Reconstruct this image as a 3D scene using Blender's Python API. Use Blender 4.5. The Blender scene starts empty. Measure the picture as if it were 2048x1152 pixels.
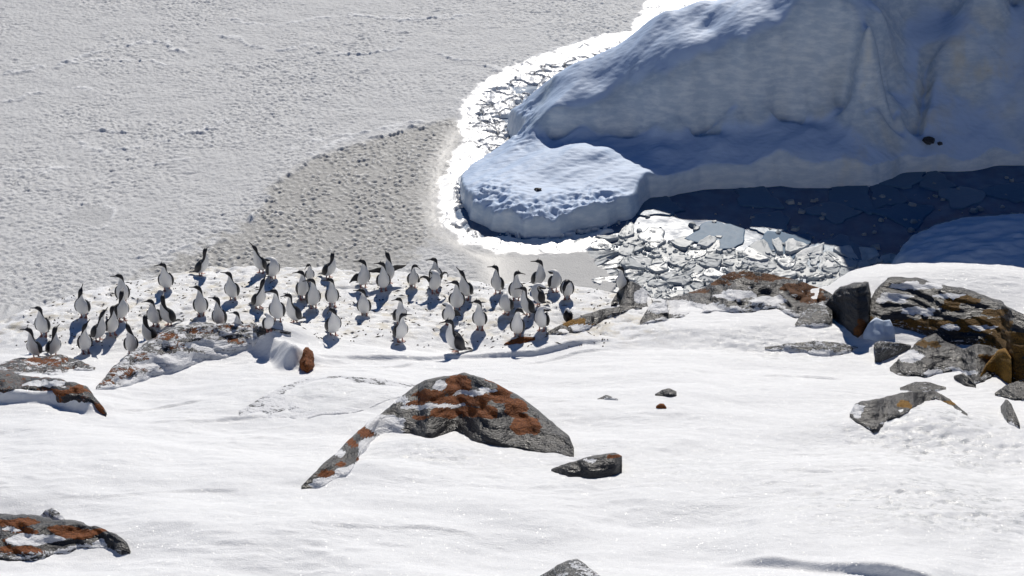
import bpy, math, random
import numpy as np
from mathutils import Vector

# ------------------------------------------------------------------ camera, sky, sun
scene = bpy.context.scene
COL = scene.collection
rad = math.radians
PITCH = rad(27.0)
CAM = np.array([0.0, 0.0, 17.0])
FPX = 1024.0 / math.tan(rad(15.0))          # focal length in pixels of the 2048 px wide photograph
SUN_EL, SUN_AZ = 35.0, 5.0                  # azimuth from +Y (away from the camera) towards +X

cd = bpy.data.cameras.new('camera')
cd.sensor_width = 36.0
cd.angle = rad(30.0)
cd.clip_end = 3000.0
cam = bpy.data.objects.new('camera', cd)
cam.location = CAM
cam.rotation_euler = (rad(90.0) - PITCH, 0, 0)
COL.objects.link(cam)
scene.camera = cam

world = bpy.data.worlds.new('World')
scene.world = world
world.use_nodes = True
wn = world.node_tree
bg = wn.nodes['Background']
sky = wn.nodes.new('ShaderNodeTexSky')
sky.sky_type = 'NISHITA'
sky.sun_disc = False
sky.sun_elevation = rad(SUN_EL)
sky.sun_rotation = rad(SUN_AZ)
sky.air_density = 1.0
sky.dust_density = 0.0
sky.ozone_density = 10.0
sky.altitude = 1500.0
hs = wn.nodes.new('ShaderNodeHueSaturation')      # clear polar air: an even, deeper blue
hs.inputs['Saturation'].default_value = 1.45
wn.links.new(sky.outputs[0], hs.inputs['Color'])
wn.links.new(hs.outputs[0], bg.inputs[0])
bg.inputs[1].default_value = 0.05

sd = bpy.data.lights.new('sun', 'SUN')
sd.energy = 4.6
sd.angle = rad(0.5)
sd.color = (1.0, 0.945, 0.865)
sun = bpy.data.objects.new('sun', sd)
sv = Vector((math.sin(rad(SUN_AZ)) * math.cos(rad(SUN_EL)), math.cos(rad(SUN_AZ)) * math.cos(rad(SUN_EL)), math.sin(rad(SUN_EL))))
sun.rotation_euler = (-sv).to_track_quat('-Z', 'Y').to_euler()
sun.location = sv * 60
COL.objects.link(sun)

scene.view_settings.view_transform = 'Standard'
scene.view_settings.look = 'None'
scene.view_settings.exposure = -0.17
scene.view_settings.gamma = 1.0
scene.view_settings.use_curve_mapping = False
scene.render.engine = 'CYCLES'
scene.cycles.use_denoising = True
scene.cycles.max_bounces = 6

rng = np.random.default_rng(7)
random.seed(7)

# ------------------------------------------------------------------ helpers: photo pixel <-> place
FWD = np.array([0, math.cos(PITCH), -math.sin(PITCH)])
UPV = np.array([0, math.sin(PITCH), math.cos(PITCH)])


def ray(u, v):
    return FWD + np.array([(u - 1024) / FPX, 0, 0]) + UPV * ((576 - v) / FPX)


def at_y(u, v, y):
    d = ray(u, v)
    return CAM + d * (y / d[1])


def at_z(u, v, z=0.0):
    d = ray(u, v)
    return CAM + d * ((z - CAM[2]) / d[2])


def project(P):
    q = np.asarray(P) - CAM
    w = q @ FWD
    return 1024 + FPX * q[..., 0] / w, 576 - FPX * (q @ UPV) / w


def pxpoly(pts, z=0.0):
    return np.array([at_z(u, v, z)[:2] for u, v in pts])


# ------------------------------------------------------------------ helpers: noise
def _hash(ix, iy, seed):
    h = (ix.astype(np.int64) * 374761393 + iy.astype(np.int64) * 668265263 + seed * 974634777) & 0xFFFFFFFF
    h = ((h ^ (h >> 13)) * 1274126177) & 0xFFFFFFFF
    h = ((h ^ (h >> 16)) * 2246822519) & 0xFFFFFFFF
    return (h ^ (h >> 15)) & 0xFFFFFFFF


def perlin(x, y, seed=0):
    x0 = np.floor(x); y0 = np.floor(y)
    fx = x - x0; fy = y - y0
    ix = x0.astype(np.int64); iy = y0.astype(np.int64)

    def g(dx, dy):
        a = _hash(ix + dx, iy + dy, seed) * (2 * math.pi / 4294967296.0)
        return np.cos(a) * (fx - dx) + np.sin(a) * (fy - dy)
    sx = fx * fx * fx * (fx * (fx * 6 - 15) + 10); sy = fy * fy * fy * (fy * (fy * 6 - 15) + 10)
    a = g(0, 0); b = g(1, 0); c = g(0, 1); d = g(1, 1)
    return 1.5 * ((a + (b - a) * sx) * (1 - sy) + (c + (d - c) * sx) * sy)


def fbm(x, y, seed=0, octv=4, gain=0.5):
    s = 0; a = 1.0; f = 1.0
    for k in range(octv):
        s = s + a * perlin(x * f + 17.3 * k, y * f - 9.1 * k, seed + k)
        a *= gain; f *= 2.03
    return s


def worley(x, y, seed=0):
    """distance to nearest and second nearest feature point, and a random number per cell"""
    ix = np.floor(x).astype(np.int64); iy = np.floor(y).astype(np.int64)
    d1 = np.full(np.shape(x), 9.0); d2 = d1.copy(); idr = np.zeros(np.shape(x))
    for dx in (-1, 0, 1):
        for dy in (-1, 0, 1):
            h = _hash(ix + dx, iy + dy, seed); h2 = _hash(ix + dx, iy + dy, seed + 101)
            px = ix + dx + h / 4294967296.0; py = iy + dy + h2 / 4294967296.0
            d = np.hypot(x - px, y - py)
            nearer = d < d1
            d2 = np.where(nearer, d1, np.minimum(d2, d))
            idr = np.where(nearer, ((h ^ h2) & 0xFFFF) / 65536.0, idr)
            d1 = np.where(nearer, d, d1)
    return d1, d2, idr


def smooth(a, b, x):
    t = np.clip((x - a) / (b - a), 0, 1)
    return t * t * (3 - 2 * t)


def seg_dist(x, y, poly, closed=False):
    """distance to a polyline, signed side (+ = left of travel) and the fraction along it"""
    P = np.asarray(poly, float)
    n = len(P)
    best = np.full(np.shape(x), 1e9); side = np.zeros(np.shape(x)); frac = np.zeros(np.shape(x))
    m = n if closed else n - 1
    L = [np.hypot(*(P[(i + 1) % n] - P[i])) for i in range(m)]
    tot = sum(L); acc = 0
    for i in range(m):
        a = P[i]; b = P[(i + 1) % n]; e = b - a
        t = np.clip(((x - a[0]) * e[0] + (y - a[1]) * e[1]) / (e @ e + 1e-12), 0, 1)
        dx = x - a[0] - t * e[0]; dy = y - a[1] - t * e[1]
        d = np.hypot(dx, dy)
        nb = d < best
        best = np.where(nb, d, best)
        side = np.where(nb, np.sign(e[0] * dy - e[1] * dx), side)
        frac = np.where(nb, (acc + t * L[i]) / tot, frac)
        acc += L[i]
    return best, side, frac


def poly_sd(x, y, poly):
    """signed distance to a polygon, positive inside"""
    P = np.asarray(poly, float); n = len(P)
    d, _, _ = seg_dist(x, y, P, closed=True)
    ins = np.zeros(np.shape(x), bool)
    for i in range(n):
        a = P[i]; b = P[(i + 1) % n]
        if a[1] == b[1]:
            continue
        c = ((a[1] > y) != (b[1] > y)) & (x < (b[0] - a[0]) * (y - a[1]) / (b[1] - a[1]) + a[0])
        ins ^= c
    return np.where(ins, d, -d)


# ------------------------------------------------------------------ helpers: meshes, objects
def mesh_from(name, verts, faces, mat=None, smooth_shade=True, attrs=None):
    me = bpy.data.meshes.new(name)
    V = np.asarray(verts, np.float32); F = np.asarray(faces, np.int32) if not isinstance(faces, list) else faces
    if isinstance(F, np.ndarray):
        me.vertices.add(len(V)); me.vertices.foreach_set('co', V.ravel())
        k = F.shape[1]
        me.loops.add(F.size); me.loops.foreach_set('vertex_index', F.ravel())
        me.polygons.add(len(F)); me.polygons.foreach_set('loop_start', np.arange(0, F.size, k, dtype=np.int32))
        me.update(calc_edges=True)
    else:
        me.from_pydata([tuple(map(float, p)) for p in V], [], faces)
        me.update()
    if attrs:
        for an, av in attrs.items():
            at = me.attributes.new(an, 'FLOAT_COLOR', 'POINT')
            c = np.ones((len(V), 4), np.float32); av = np.asarray(av, np.float32)
            c[:, :av.shape[1]] = av
            at.data.foreach_set('color', c.ravel())
    if smooth_shade:
        me.shade_smooth()
    if mat:
        me.materials.append(mat)
    return me


def link(name, me, parent=None, loc=None):
    o = bpy.data.objects.new(name, me)
    COL.objects.link(o)
    if parent is not None:
        o.parent = parent
    if loc is not None:
        o.location = [float(c) for c in loc]
    return o


def tag(o, label=None, cat=None, group=None, kind=None):
    if label: o['label'] = label
    if cat: o['category'] = cat
    if group: o['group'] = group
    if kind: o['kind'] = kind
    return o


def grid_faces(nr, nc):
    i = np.arange(nr * nc).reshape(nr, nc)
    return np.stack([i[:-1, :-1], i[:-1, 1:], i[1:, 1:], i[1:, :-1]], -1).reshape(-1, 4)


# ------------------------------------------------------------------ materials
class NT:
    def __init__(self, name):
        self.m = bpy.data.materials.new(name); self.m.use_nodes = True
        self.t = self.m.node_tree; self.p = self.t.nodes['Principled BSDF']

    def n(self, typ, **kw):
        nd = self.t.nodes.new('ShaderNode' + typ)
        for k, v in kw.items():
            if k in ('attribute_name', 'operation', 'data_type', 'blend_type', 'feature', 'distance', 'noise_dimensions', 'attribute_type', 'voronoi_dimensions', 'invert'):
                setattr(nd, k, v)
            else:
                nd.inputs[k.replace('_', ' ')].default_value = v
        return nd

    def l(self, a, b):
        self.t.links.new(a, b)

    def math(self, op, a, b=None, c=None):
        nd = self.t.nodes.new('ShaderNodeMath'); nd.operation = op
        for i, x in enumerate((a, b, c)):
            if x is None: continue
            if isinstance(x, (int, float)): nd.inputs[i].default_value = x
            else: self.l(x, nd.inputs[i])
        return nd.outputs[0]

    def step(self, x, a, b):
        nd = self.t.nodes.new('ShaderNodeMapRange'); nd.interpolation_type = 'SMOOTHSTEP'
        self.l(x, nd.inputs[0]); nd.inputs[1].default_value = a; nd.inputs[2].default_value = b
        return nd.outputs[0]

    def mix(self, f, a, b):
        nd = self.t.nodes.new('ShaderNodeMix'); nd.data_type = 'RGBA'
        for i, x in ((0, f), (6, a), (7, b)):
            if isinstance(x, (int, float)): nd.inputs[i].default_value = x
            elif isinstance(x, tuple): nd.inputs[i].default_value = (*x, 1)
            else: self.l(x, nd.inputs[i])
        return nd.outputs[2]

    def mixf(self, f, a, b):
        nd = self.t.nodes.new('ShaderNodeMix'); nd.data_type = 'FLOAT'
        for i, x in ((0, f), (2, a), (3, b)):
            if isinstance(x, (int, float)): nd.inputs[i].default_value = x
            else: self.l(x, nd.inputs[i])
        return nd.outputs[0]

    def bump(self, h, strength=0.5, dist=0.02, normal=None):
        b = self.t.nodes.new('ShaderNodeBump'); b.inputs['Strength'].default_value = strength; b.inputs['Distance'].default_value = dist
        self.l(h, b.inputs['Height'])
        if normal is not None: self.l(normal, b.inputs['Normal'])
        return b.outputs[0]

    def coord(self, sx=1, sy=1, sz=1):
        tc = self.t.nodes.new('ShaderNodeTexCoord'); mp = self.t.nodes.new('ShaderNodeMapping')
        mp.inputs['Scale'].default_value = (sx, sy, sz)
        self.l(tc.outputs['Object'], mp.inputs[0])
        return mp.outputs[0]

    def noise(self, co, scale, detail=3, rough=0.5):
        nd = self.n('TexNoise', Scale=scale, Detail=detail, Roughness=rough)
        self.l(co, nd.inputs['Vector'])
        return nd.outputs[0]


def snow_material():
    k = NT('wind_packed_snow')
    co = k.coord(); cs = k.coord(1, 2.2, 1)
    a = k.n('Attribute', attribute_name='cover')
    sep = k.t.nodes.new('ShaderNodeSeparateColor'); k.l(a.outputs['Color'], sep.inputs[0])
    n1 = k.noise(cs, 9, 4, 0.6); n2 = k.noise(co, 55, 3, 0.6)
    spk = k.noise(co, 32, 4, 0.65)
    dirt = k.math('MULTIPLY', k.step(spk, 0.60, 0.70), sep.outputs[0])
    base = k.mix(k.step(n1, 0.3, 0.75), (0.80, 0.812, 0.825), (0.865, 0.875, 0.885))
    gu = k.math('MULTIPLY', k.step(k.noise(co, 3.0, 5, 0.65), 0.46, 0.70), sep.outputs[0])
    base = k.mix(k.math('MULTIPLY', gu, 0.9), base, (0.62, 0.57, 0.46))
    base = k.mix(k.math('MULTIPLY', dirt, 0.65), base, (0.30, 0.27, 0.23))
    glaze = k.math('MULTIPLY', k.step(k.noise(cs, 4.0, 5, 0.65), 0.47, 0.60), sep.outputs[1])
    base = k.mix(k.math('MULTIPLY', glaze, 0.55), base, (0.50, 0.52, 0.52))
    k.l(base, k.p.inputs['Base Color'])
    k.l(k.mixf(glaze, 0.62, 0.24), k.p.inputs['Roughness'])
    k.p.inputs['Specular IOR Level'].default_value = 0.35
    h = k.math('ADD', k.math('MULTIPLY', n1, k.step(k.noise(co, 1.1, 3, 0.6), 0.35, 0.7)), k.math('MULTIPLY', n2, 0.5))
    b = k.bump(h, 0.7, 0.02)
    # sparkling crystals: tiny facets with their own tilt
    vo = k.n('TexVoronoi', Scale=70.0); k.l(co, vo.inputs['Vector'])
    sc = k.t.nodes.new('ShaderNodeSeparateColor'); k.l(vo.outputs['Color'], sc.inputs[0])
    b2 = k.bump(sc.outputs[0], 0.35, 0.006, b)
    k.l(b2, k.p.inputs['Normal'])
    gn = k.t.nodes.new('ShaderNodeNewGeometry')
    v2 = k.n('TexVoronoi', Scale=150.0); k.l(co, v2.inputs['Vector'])
    sub = k.t.nodes.new('ShaderNodeVectorMath'); sub.operation = 'MULTIPLY_ADD'
    k.l(v2.outputs['Color'], sub.inputs[0]); sub.inputs[1].default_value = (0.9, 0.9, 0.5); sub.inputs[2].default_value = (-0.45, -0.45, -0.25)
    ad = k.t.nodes.new('ShaderNodeVectorMath'); ad.operation = 'ADD'; k.l(gn.outputs['Normal'], ad.inputs[0]); k.l(sub.outputs[0], ad.inputs[1])
    no = k.t.nodes.new('ShaderNodeVectorMath'); no.operation = 'NORMALIZE'; k.l(ad.outputs[0], no.inputs[0])
    k.p.inputs['Coat Weight'].default_value = 0.085
    k.p.inputs['Coat Roughness'].default_value = 0.15
    k.l(no.outputs[0], k.p.inputs['Coat Normal'])
    return k.m


def sea_ice_material():
    k = NT('frosted_sea_ice')
    co = k.coord()
    a = k.n('Attribute', attribute_name='ice')
    sep = k.t.nodes.new('ShaderNodeSeparateColor'); k.l(a.outputs['Color'], sep.inputs[0])
    n = k.noise(co, 26, 4, 0.6)
    f = k.math('MULTIPLY', sep.outputs[0], k.mixf(n, 0.88, 1.12))
    cool = k.t.nodes.new('ShaderNodeCombineColor')
    k.l(k.math('MULTIPLY', f, k.mixf(sep.outputs[2], 0.985, 1.03)), cool.inputs[0])
    k.l(f, cool.inputs[1])
    k.l(k.math('MULTIPLY', f, k.mixf(sep.outputs[2], 1.01, 0.90)), cool.inputs[2])
    k.l(cool.outputs[0], k.p.inputs['Base Color'])
    k.l(sep.outputs[1], k.p.inputs['Roughness'])
    k.p.inputs['Specular IOR Level'].default_value = 0.5
    h = k.math('ADD', n, k.math('MULTIPLY', k.noise(co, 70, 2, 0.5), 0.4))
    bn = k.t.nodes.new('ShaderNodeBump'); bn.inputs['Distance'].default_value = 0.018
    k.l(h, bn.inputs['Height']); k.l(k.step(sep.outputs[1], 0.3, 0.75), bn.inputs['Strength'])
    k.l(bn.outputs[0], k.p.inputs['Normal'])
    return k.m


def berg_material():
    k = NT('iceberg_snow_and_ice')
    co = k.coord(); cs = k.coord(1, 2, 3)
    a = k.n('Attribute', attribute_name='cover')
    sep = k.t.nodes.new('ShaderNodeSeparateColor'); k.l(a.outputs['Color'], sep.inputs[0])
    n1 = k.noise(cs, 3, 5, 0.6); n2 = k.noise(co, 22, 4, 0.6)
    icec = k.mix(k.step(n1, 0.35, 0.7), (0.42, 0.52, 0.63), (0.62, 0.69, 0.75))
    base = k.mix(sep.outputs[0], (0.50, 0.63, 0.83), icec)  # shade tint and bounce light put into the colours: bluer snow, paler cliff ice
    st = k.math('MULTIPLY', k.step(k.noise(k.coord(1.2, 1.2, 0.7), 1.3, 4, 0.55), 0.42, 0.72), sep.outputs[1])
    base = k.mix(k.math('MULTIPLY', st, 0.6), base, (0.62, 0.57, 0.44))
    sp = k.math('MULTIPLY', k.step(k.noise(co, 9, 5, 0.7), 0.62, 0.72), sep.outputs[1])
    base = k.mix(k.math('MULTIPLY', sp, 0.3), base, (0.30, 0.22, 0.13))
    k.l(base, k.p.inputs['Base Color'])
    k.l(k.mixf(sep.outputs[0], 0.62, 0.32), k.p.inputs['Roughness'])
    k.p.inputs['Specular IOR Level'].default_value = 0.4
    k.l(k.bump(k.math('ADD', n1, k.math('MULTIPLY', n2, 0.4)), 0.3, 0.03), k.p.inputs['Normal'])
    return k.m


def water_material():
    k = NT('cold_sea_water')
    co = k.coord()
    n = k.noise(co, 2.2, 4, 0.55)
    k.l(k.mix(k.step(n, 0.35, 0.7), (0.014, 0.075, 0.18), (0.040, 0.13, 0.25)), k.p.inputs['Base Color'])
    k.l(k.mixf(n, 0.08, 0.34), k.p.inputs['Roughness'])
    k.p.inputs['IOR'].default_value = 1.33
    k.l(k.bump(k.noise(co, 9, 3, 0.5), 0.08, 0.02), k.p.inputs['Normal'])
    return k.m


def floe_material(name, lo, hi, rough):
    k = NT(name)
    co = k.coord()
    oi = k.t.nodes.new('ShaderNodeObjectInfo')
    n = k.noise(co, 7, 5, 0.65)
    f = k.math('ADD', k.math('MULTIPLY', oi.outputs['Random'], 0.6), k.math('MULTIPLY', k.step(n, 0.3, 0.7), 0.4))
    k.l(k.mix(f, lo, hi), k.p.inputs['Base Color'])
    rv_ = k.math('FRACT', k.math('MULTIPLY', oi.outputs['Random'], 7.31))
    k.l(k.math('ADD', k.mixf(n, -0.08, 0.10), k.mixf(rv_, rough - 0.2, rough + 0.12)), k.p.inputs['Roughness'])
    k.l(k.bump(k.math('ADD', n, k.math('MULTIPLY', k.noise(co, 40, 3, 0.5), 0.3)), 0.5, 0.03), k.p.inputs['Normal'])
    return k.m


def rock_material(name, grey, lich, seed):
    k = NT(name)
    tc = k.t.nodes.new('ShaderNodeTexCoord'); mp = k.t.nodes.new('ShaderNodeMapping')
    k.l(tc.outputs['Object'], mp.inputs[0])
    mp.inputs['Location'].default_value = (seed * 3.7, seed * 1.9, seed * 0.7)
    co = mp.outputs[0]
    st = k.t.nodes.new('ShaderNodeMapping'); st.inputs['Rotation'].default_value = (0.5, 0.35, 0.2); st.inputs['Scale'].default_value = (1.0, 2.5, 9)
    k.l(co, st.inputs[0])
    a = k.n('Attribute', attribute_name='cover')
    sep = k.t.nodes.new('ShaderNodeSeparateColor'); k.l(a.outputs['Color'], sep.inputs[0])
    n1 = k.noise(co, 6, 5, 0.65); n2 = k.noise(st.outputs[0], 4, 5, 0.6); n3 = k.noise(co, 38, 4, 0.6)
    rk = k.mix(k.step(n2, 0.3, 0.72), tuple(g * 0.62 for g in grey), tuple(g * 1.35 for g in grey))
    rk = k.mix(k.math('MULTIPLY', k.step(n3, 0.5, 0.7), 0.35), rk, tuple(g * 0.4 for g in grey))
    lm = k.step(k.math('ADD', sep.outputs[0], k.math('ADD', k.math('MULTIPLY', k.math('SUBTRACT', k.noise(co, 9, 5, 0.7), 0.5), 1.5), k.math('MULTIPLY', k.math('SUBTRACT', k.noise(co, 45, 3, 0.6), 0.5), 0.9))), 0.46, 0.54)
    lc = k.mix(k.step(n3, 0.35, 0.68), lich[0], lich[1])
    c = k.mix(lm, rk, lc)
    sm = k.step(k.math('ADD', sep.outputs[1], k.math('ADD', k.math('MULTIPLY', k.math('SUBTRACT', k.noise(st.outputs[0], 3.2, 6, 0.75), 0.5), 1.9), k.math('MULTIPLY', k.math('SUBTRACT', k.noise(co, 22, 4, 0.7), 0.5), 0.7))), 0.46, 0.58)
    c = k.mix(sm, c, (0.80, 0.81, 0.83))
    k.l(c, k.p.inputs['Base Color'])
    r = k.mixf(lm, k.mixf(n1, 0.16, 0.52), 0.85)
    k.l(k.mixf(sm, r, 0.5), k.p.inputs['Roughness'])
    k.p.inputs['Specular IOR Level'].default_value = 0.38
    h = k.math('ADD', k.math('MULTIPLY', n2, 0.9), k.math('ADD', k.math('MULTIPLY', n3, 0.4), k.math('MULTIPLY', sm, 0.5)))
    k.l(k.bump(h, 0.95, 0.045), k.p.inputs['Normal'])
    return k.m


def plain(name, col, rough=0.6, var=0.25, scale=30):
    k = NT(name)
    n = k.noise(k.coord(), scale, 3, 0.6)
    k.l(k.mix(n, tuple(c * (1 - var) for c in col), tuple(min(c * (1 + var), 1) for c in col)), k.p.inputs['Base Color'])
    k.p.inputs['Roughness'].default_value = rough
    return k.m


def plumage_material():
    k = NT('pied_plumage')
    a = k.n('Attribute', attribute_name='plume')
    sep = k.t.nodes.new('ShaderNodeSeparateColor'); k.l(a.outputs['Color'], sep.inputs[0])
    n = k.noise(k.coord(1, 1, 0.4), 60, 3, 0.6)
    m = k.step(k.math('ADD', sep.outputs[0], k.math('MULTIPLY', k.math('SUBTRACT', n, 0.5), 0.25)), 0.42, 0.58)
    wh = k.mix(n, (0.85, 0.835, 0.79), (0.92, 0.91, 0.88))
    k.l(k.mix(m, wh, (0.012, 0.012, 0.016)), k.p.inputs['Base Color'])
    k.p.inputs['Roughness'].default_value = 0.55
    k.l(k.bump(n, 0.25, 0.006), k.p.inputs['Normal'])
    return k.m


M_SNOW = snow_material(); M_ICE = sea_ice_material(); M_BERG = berg_material(); M_WATER = water_material()
M_FLOE = floe_material('sunlit_floe_ice', (0.27, 0.31, 0.34), (0.58, 0.61, 0.63), 0.56)
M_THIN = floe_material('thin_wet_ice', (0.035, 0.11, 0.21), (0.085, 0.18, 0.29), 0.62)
M_SLUSH = floe_material('grey_slush', (0.18, 0.22, 0.25), (0.40, 0.43, 0.45), 0.55)
M_PLUME = plumage_material()
M_BLACK = plain('black_feathers', (0.014, 0.014, 0.018), 0.5)
M_BEAK = plain('dark_bill', (0.035, 0.028, 0.025), 0.45)
M_FOOT = plain('pink_webbed_foot', (0.36, 0.17, 0.14), 0.6)
M_SCRAP = plain('weed_and_guano_scraps', (0.13, 0.10, 0.06), 0.8, 0.6, 6)

# ------------------------------------------------------------------ snow slope in the foreground
EDGE_PX = [(-400, 720), (-120, 672), (0, 642), (120, 602), (240, 568), (390, 538), (560, 536), (780, 549), (900, 560), (980, 572), (1075, 566), (1120, 572), (1230, 590),
           (1330, 604), (1480, 596), (1600, 594), (1660, 586), (1700, 560), (1760, 543), (1880, 539), (2048, 546), (2300, 556), (2700, 575)]


def prof(y):
    return np.interp(y, [-30, 0, 14, 18, 28.1, 31.7, 34, 60], [24, 15.0, 5.15, 4.1, 1.52, 1.2, 1.12, 1.1])


def edge_points():
    out = []
    for u, v in EDGE_PX:
        y = 31.0
        for _ in range(40):
            y = at_z(u, v, float(prof(y)))[1] * 0.5 + y * 0.5
        out.append((at_z(u, v, float(prof(y)))[0], y))
    out = np.array(out); out[:, 1] += 0.22
    return out


EDGE = edge_points()


def gpx(u, v):
    """a first guess of where a pixel meets the even slope"""
    y = 25.0
    for _ in range(60):
        y = at_z(u, v, float(prof(y)))[1] * 0.4 + y * 0.6
    return np.array([at_z(u, v, float(prof(y)))[0], y])


# wind-cut ledges: (pixels, height, back length)  the cut face looks towards the camera
LEDGES = [
    ([(560, 728), (700, 722), (850, 716), (960, 705), (1080, 696), (1180, 684), (1255, 676)], 0.085, 0.7),
    ([(990, 724), (1060, 716), (1160, 702), (1230, 694)], 0.035, 0.4),
    ([(640, 740), (760, 737), (850, 722)], 0.03, 0.4),
    ([(1420, 1104), (1540, 1112), (1680, 1128), (1800, 1146), (1960, 1180)], 0.14, 1.6),
    ([(-60, 800), (40, 803), (110, 805), (170, 818), (205, 832)], 0.20, 0.5),
    ([(478, 702), (530, 700), (575, 722), (606, 748)], 0.36, 0.4),
    ([(220, 815), (330, 806), (420, 800)], 0.03, 0.4),
    ([(250, 848), (420, 836), (560, 828)], 0.025, 0.5),
    ([(60, 1000), (300, 990), (520, 985)], 0.02, 0.8),
    ([(600, 1062), (820, 1052), (1000, 1066)], 0.025, 0.8),
    ([(1500, 762), (1620, 752), (1700, 756)], 0.03, 0.4),
]
# drifts: (pixel, height, radius x, radius y)
DRIFTS = [((560, 690), 0.24, 0.55, 0.5), ((930, 900), 0.10, 1.6, 0.9), ((100, 790), 0.12, 1.2, 0.8), ((1830, 850), 0.20, 1.3, 0.8), ((660, 800), 0.16, 1.6, 0.9),
          ((1450, 660), 0.12, 1.8, 0.7), ((1900, 560), 0.22, 2.0, 1.0), ((1760, 662), 0.10, 0.4, 0.3), ((1200, 1080), -0.10, 2.5, 1.0), ((400, 1060), 0.08, 1.8, 0.8),
          ((1700, 960), 0.10, 2.0, 0.9), ((1137, 642), -0.16, 0.3, 0.3), ((835, 912), 0.17, 0.75, 0.5), ((760, 950), 0.08, 0.5, 0.3)]


def axis(lo, hi, step, far_lo, far_hi):
    a = np.arange(lo, hi + 1e-6, step)
    lo_t = lo - np.cumsum(step * 1.35 ** np.arange(1, 40)); lo_t = lo_t[lo_t > far_lo][::-1]
    hi_t = hi + np.cumsum(step * 1.35 ** np.arange(1, 40)); hi_t = hi_t[hi_t < far_hi]
    return np.concatenate([[far_lo], lo_t, a, hi_t, [far_hi]])


TX = axis(-10.2, 10.2, 0.035, -120, 120)
TY = axis(16.2, 33.6, 0.035, -40, 34.6)
GX, GY = np.meshgrid(TX, TY)


def terrain(x, y):
    z = prof(y)
    fade = smooth(-4, 12, y)
    z = z + fade * (0.16 * fbm(x * 0.22, y * 0.3, 3, 3)) * (1 - 0.65 * smooth(28, 30, y))
    z = z + 0.030 * fbm(x * 0.6 + 0.35 * y, y * 1.3, 11, 4) * smooth(31.5, 29.5, y)
    # small wind ripples drawn out across the slope
    w = fbm(x * 0.35, y * 0.5, 21, 2)
    z = z + 0.017 * np.maximum(0, fbm(x * 2.2 + y * 0.4, y * 7.5, 23, 4)) * (0.5 + w)
    for (u, v), h, rx, ry in DRIFTS:
        c = gpx(u, v)
        z = z + h * np.exp(-(((x - c[0]) / rx) ** 2 + ((y - c[1]) / ry) ** 2))
    for pts, h, back in LEDGES:
        P = np.array([gpx(u, v) for u, v in pts])
        lo = P.min(0) - 3; hi = P.max(0) + 3
        s = (x > lo[0]) & (x < hi[0]) & (y > lo[1]) & (y < hi[1])
        xs = x[s] + 0.05 * perlin(x[s] * 3, y[s] * 3, 5); ys = y[s] + 0.07 * perlin(x[s] * 1.3, y[s] * 0.6, 6) + 0.012 * perlin(x[s] * 6, y[s] * 3, 7)
        d, side, fr = seg_dist(xs, ys, P)
        end = smooth(0, 0.22, fr) * smooth(1, 0.8, fr) * (0.85 + 0.4 * perlin(fr * 4, fr * 0 + 0.5, 9))
        dd = d * side
        z[s] += h * end * np.where(dd > 0, np.exp(-dd / back), 1 - smooth(0, 0.9 * h + 0.02, -dd))
    # crusted, pitted patches
    pit = np.zeros_like(z)
    for (u, v), rx, ry, am in [((1900, 900), 1.6, 1.1, 1), ((1780, 1020), 1.4, 0.9, 1.2), ((1380, 940), 1.4, 0.8, 0.7), ((1980, 1010), 1.0, 0.8, 1), ((1560, 700), 1.6, 0.8, 1), ((1830, 850), 1.2, 0.9, 1.1),
                               ((900, 925), 1.6, 0.6, 0.9), ((640, 800), 1.4, 0.8, 0.6), ((560, 1010), 1.2, 0.6, 0.4)]:
        c = gpx(u, v)
        pit += am * np.exp(-(((x - c[0]) / rx) ** 2 + ((y - c[1]) / ry) ** 2))
    pit = np.clip(pit, 0, 1.2)
    z = z - 0.035 * pit * np.maximum(0, fbm(x * 7, y * 7, 31, 3) - 0.15)
    # trampled snow where the birds stand
    ye = np.interp(x, EDGE[:, 0], EDGE[:, 1])
    tr = smooth(28.0, 29.0, y) * smooth(3.2, 2.0, x) * smooth(-30, -12, x)
    z = z - 0.055 * tr * np.maximum(0, fbm(x * 5.0, y * 5.0, 41, 4) - 0.1) + 0.012 * tr * fbm(x * 2, y * 2, 43, 2)
    # drop to the frozen sea behind the far edge
    ye = ye + 0.10 * perlin(x * 1.3, x * 0 + 3, 51) + 0.05 * perlin(x * 4, x * 0 + 3, 52)
    e = y - ye
    z = z - 0.06 * smooth(-0.8, 0.1, e)
    z = z + (-0.5 - z) * smooth(0.0, 0.75, e)
    return z, np.stack([tr, np.clip(pit * 0.9, 0, 1), 0 * z], -1)


TZ, TCOV = terrain(GX, GY)


def ground(x, y):
    """height of the snow at a place (bilinear on the mesh grid)"""
    i = int(np.clip(np.searchsorted(TX, x) - 1, 0, len(TX) - 2)); j = int(np.clip(np.searchsorted(TY, y) - 1, 0, len(TY) - 2))
    a = (x - TX[i]) / (TX[i + 1] - TX[i]); b = (y - TY[j]) / (TY[j + 1] - TY[j])
    return float((TZ[j, i] * (1 - a) + TZ[j, i + 1] * a) * (1 - b) + (TZ[j + 1, i] * (1 - a) + TZ[j + 1, i + 1] * a) * b)


def hit(u, v):
    """where a pixel's line of sight meets the snow"""
    d = ray(u, v)
    y = 15.0
    while y < 36:
        p = CAM + d * (y / d[1])
        if p[2] <= ground(p[0], p[1]):
            lo, hi = y - 0.06, y
            for _ in range(12):
                m = (lo + hi) / 2; p = CAM + d * (m / d[1])
                if p[2] <= ground(p[0], p[1]): hi = m
                else: lo = m
            p = CAM + d * (hi / d[1])
            return np.array([p[0], p[1], ground(p[0], p[1])])
        y += 0.06
    p = CAM + d * (33.0 / d[1])
    return np.array([p[0], p[1], ground(p[0], p[1])])


tag(link('snow_slope', mesh_from('snow_slope', np.stack([GX, GY, TZ], -1).reshape(-1, 3), grid_faces(*GX.shape), M_SNOW, attrs={'cover': TCOV.reshape(-1, 3)})), kind='structure')

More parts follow.
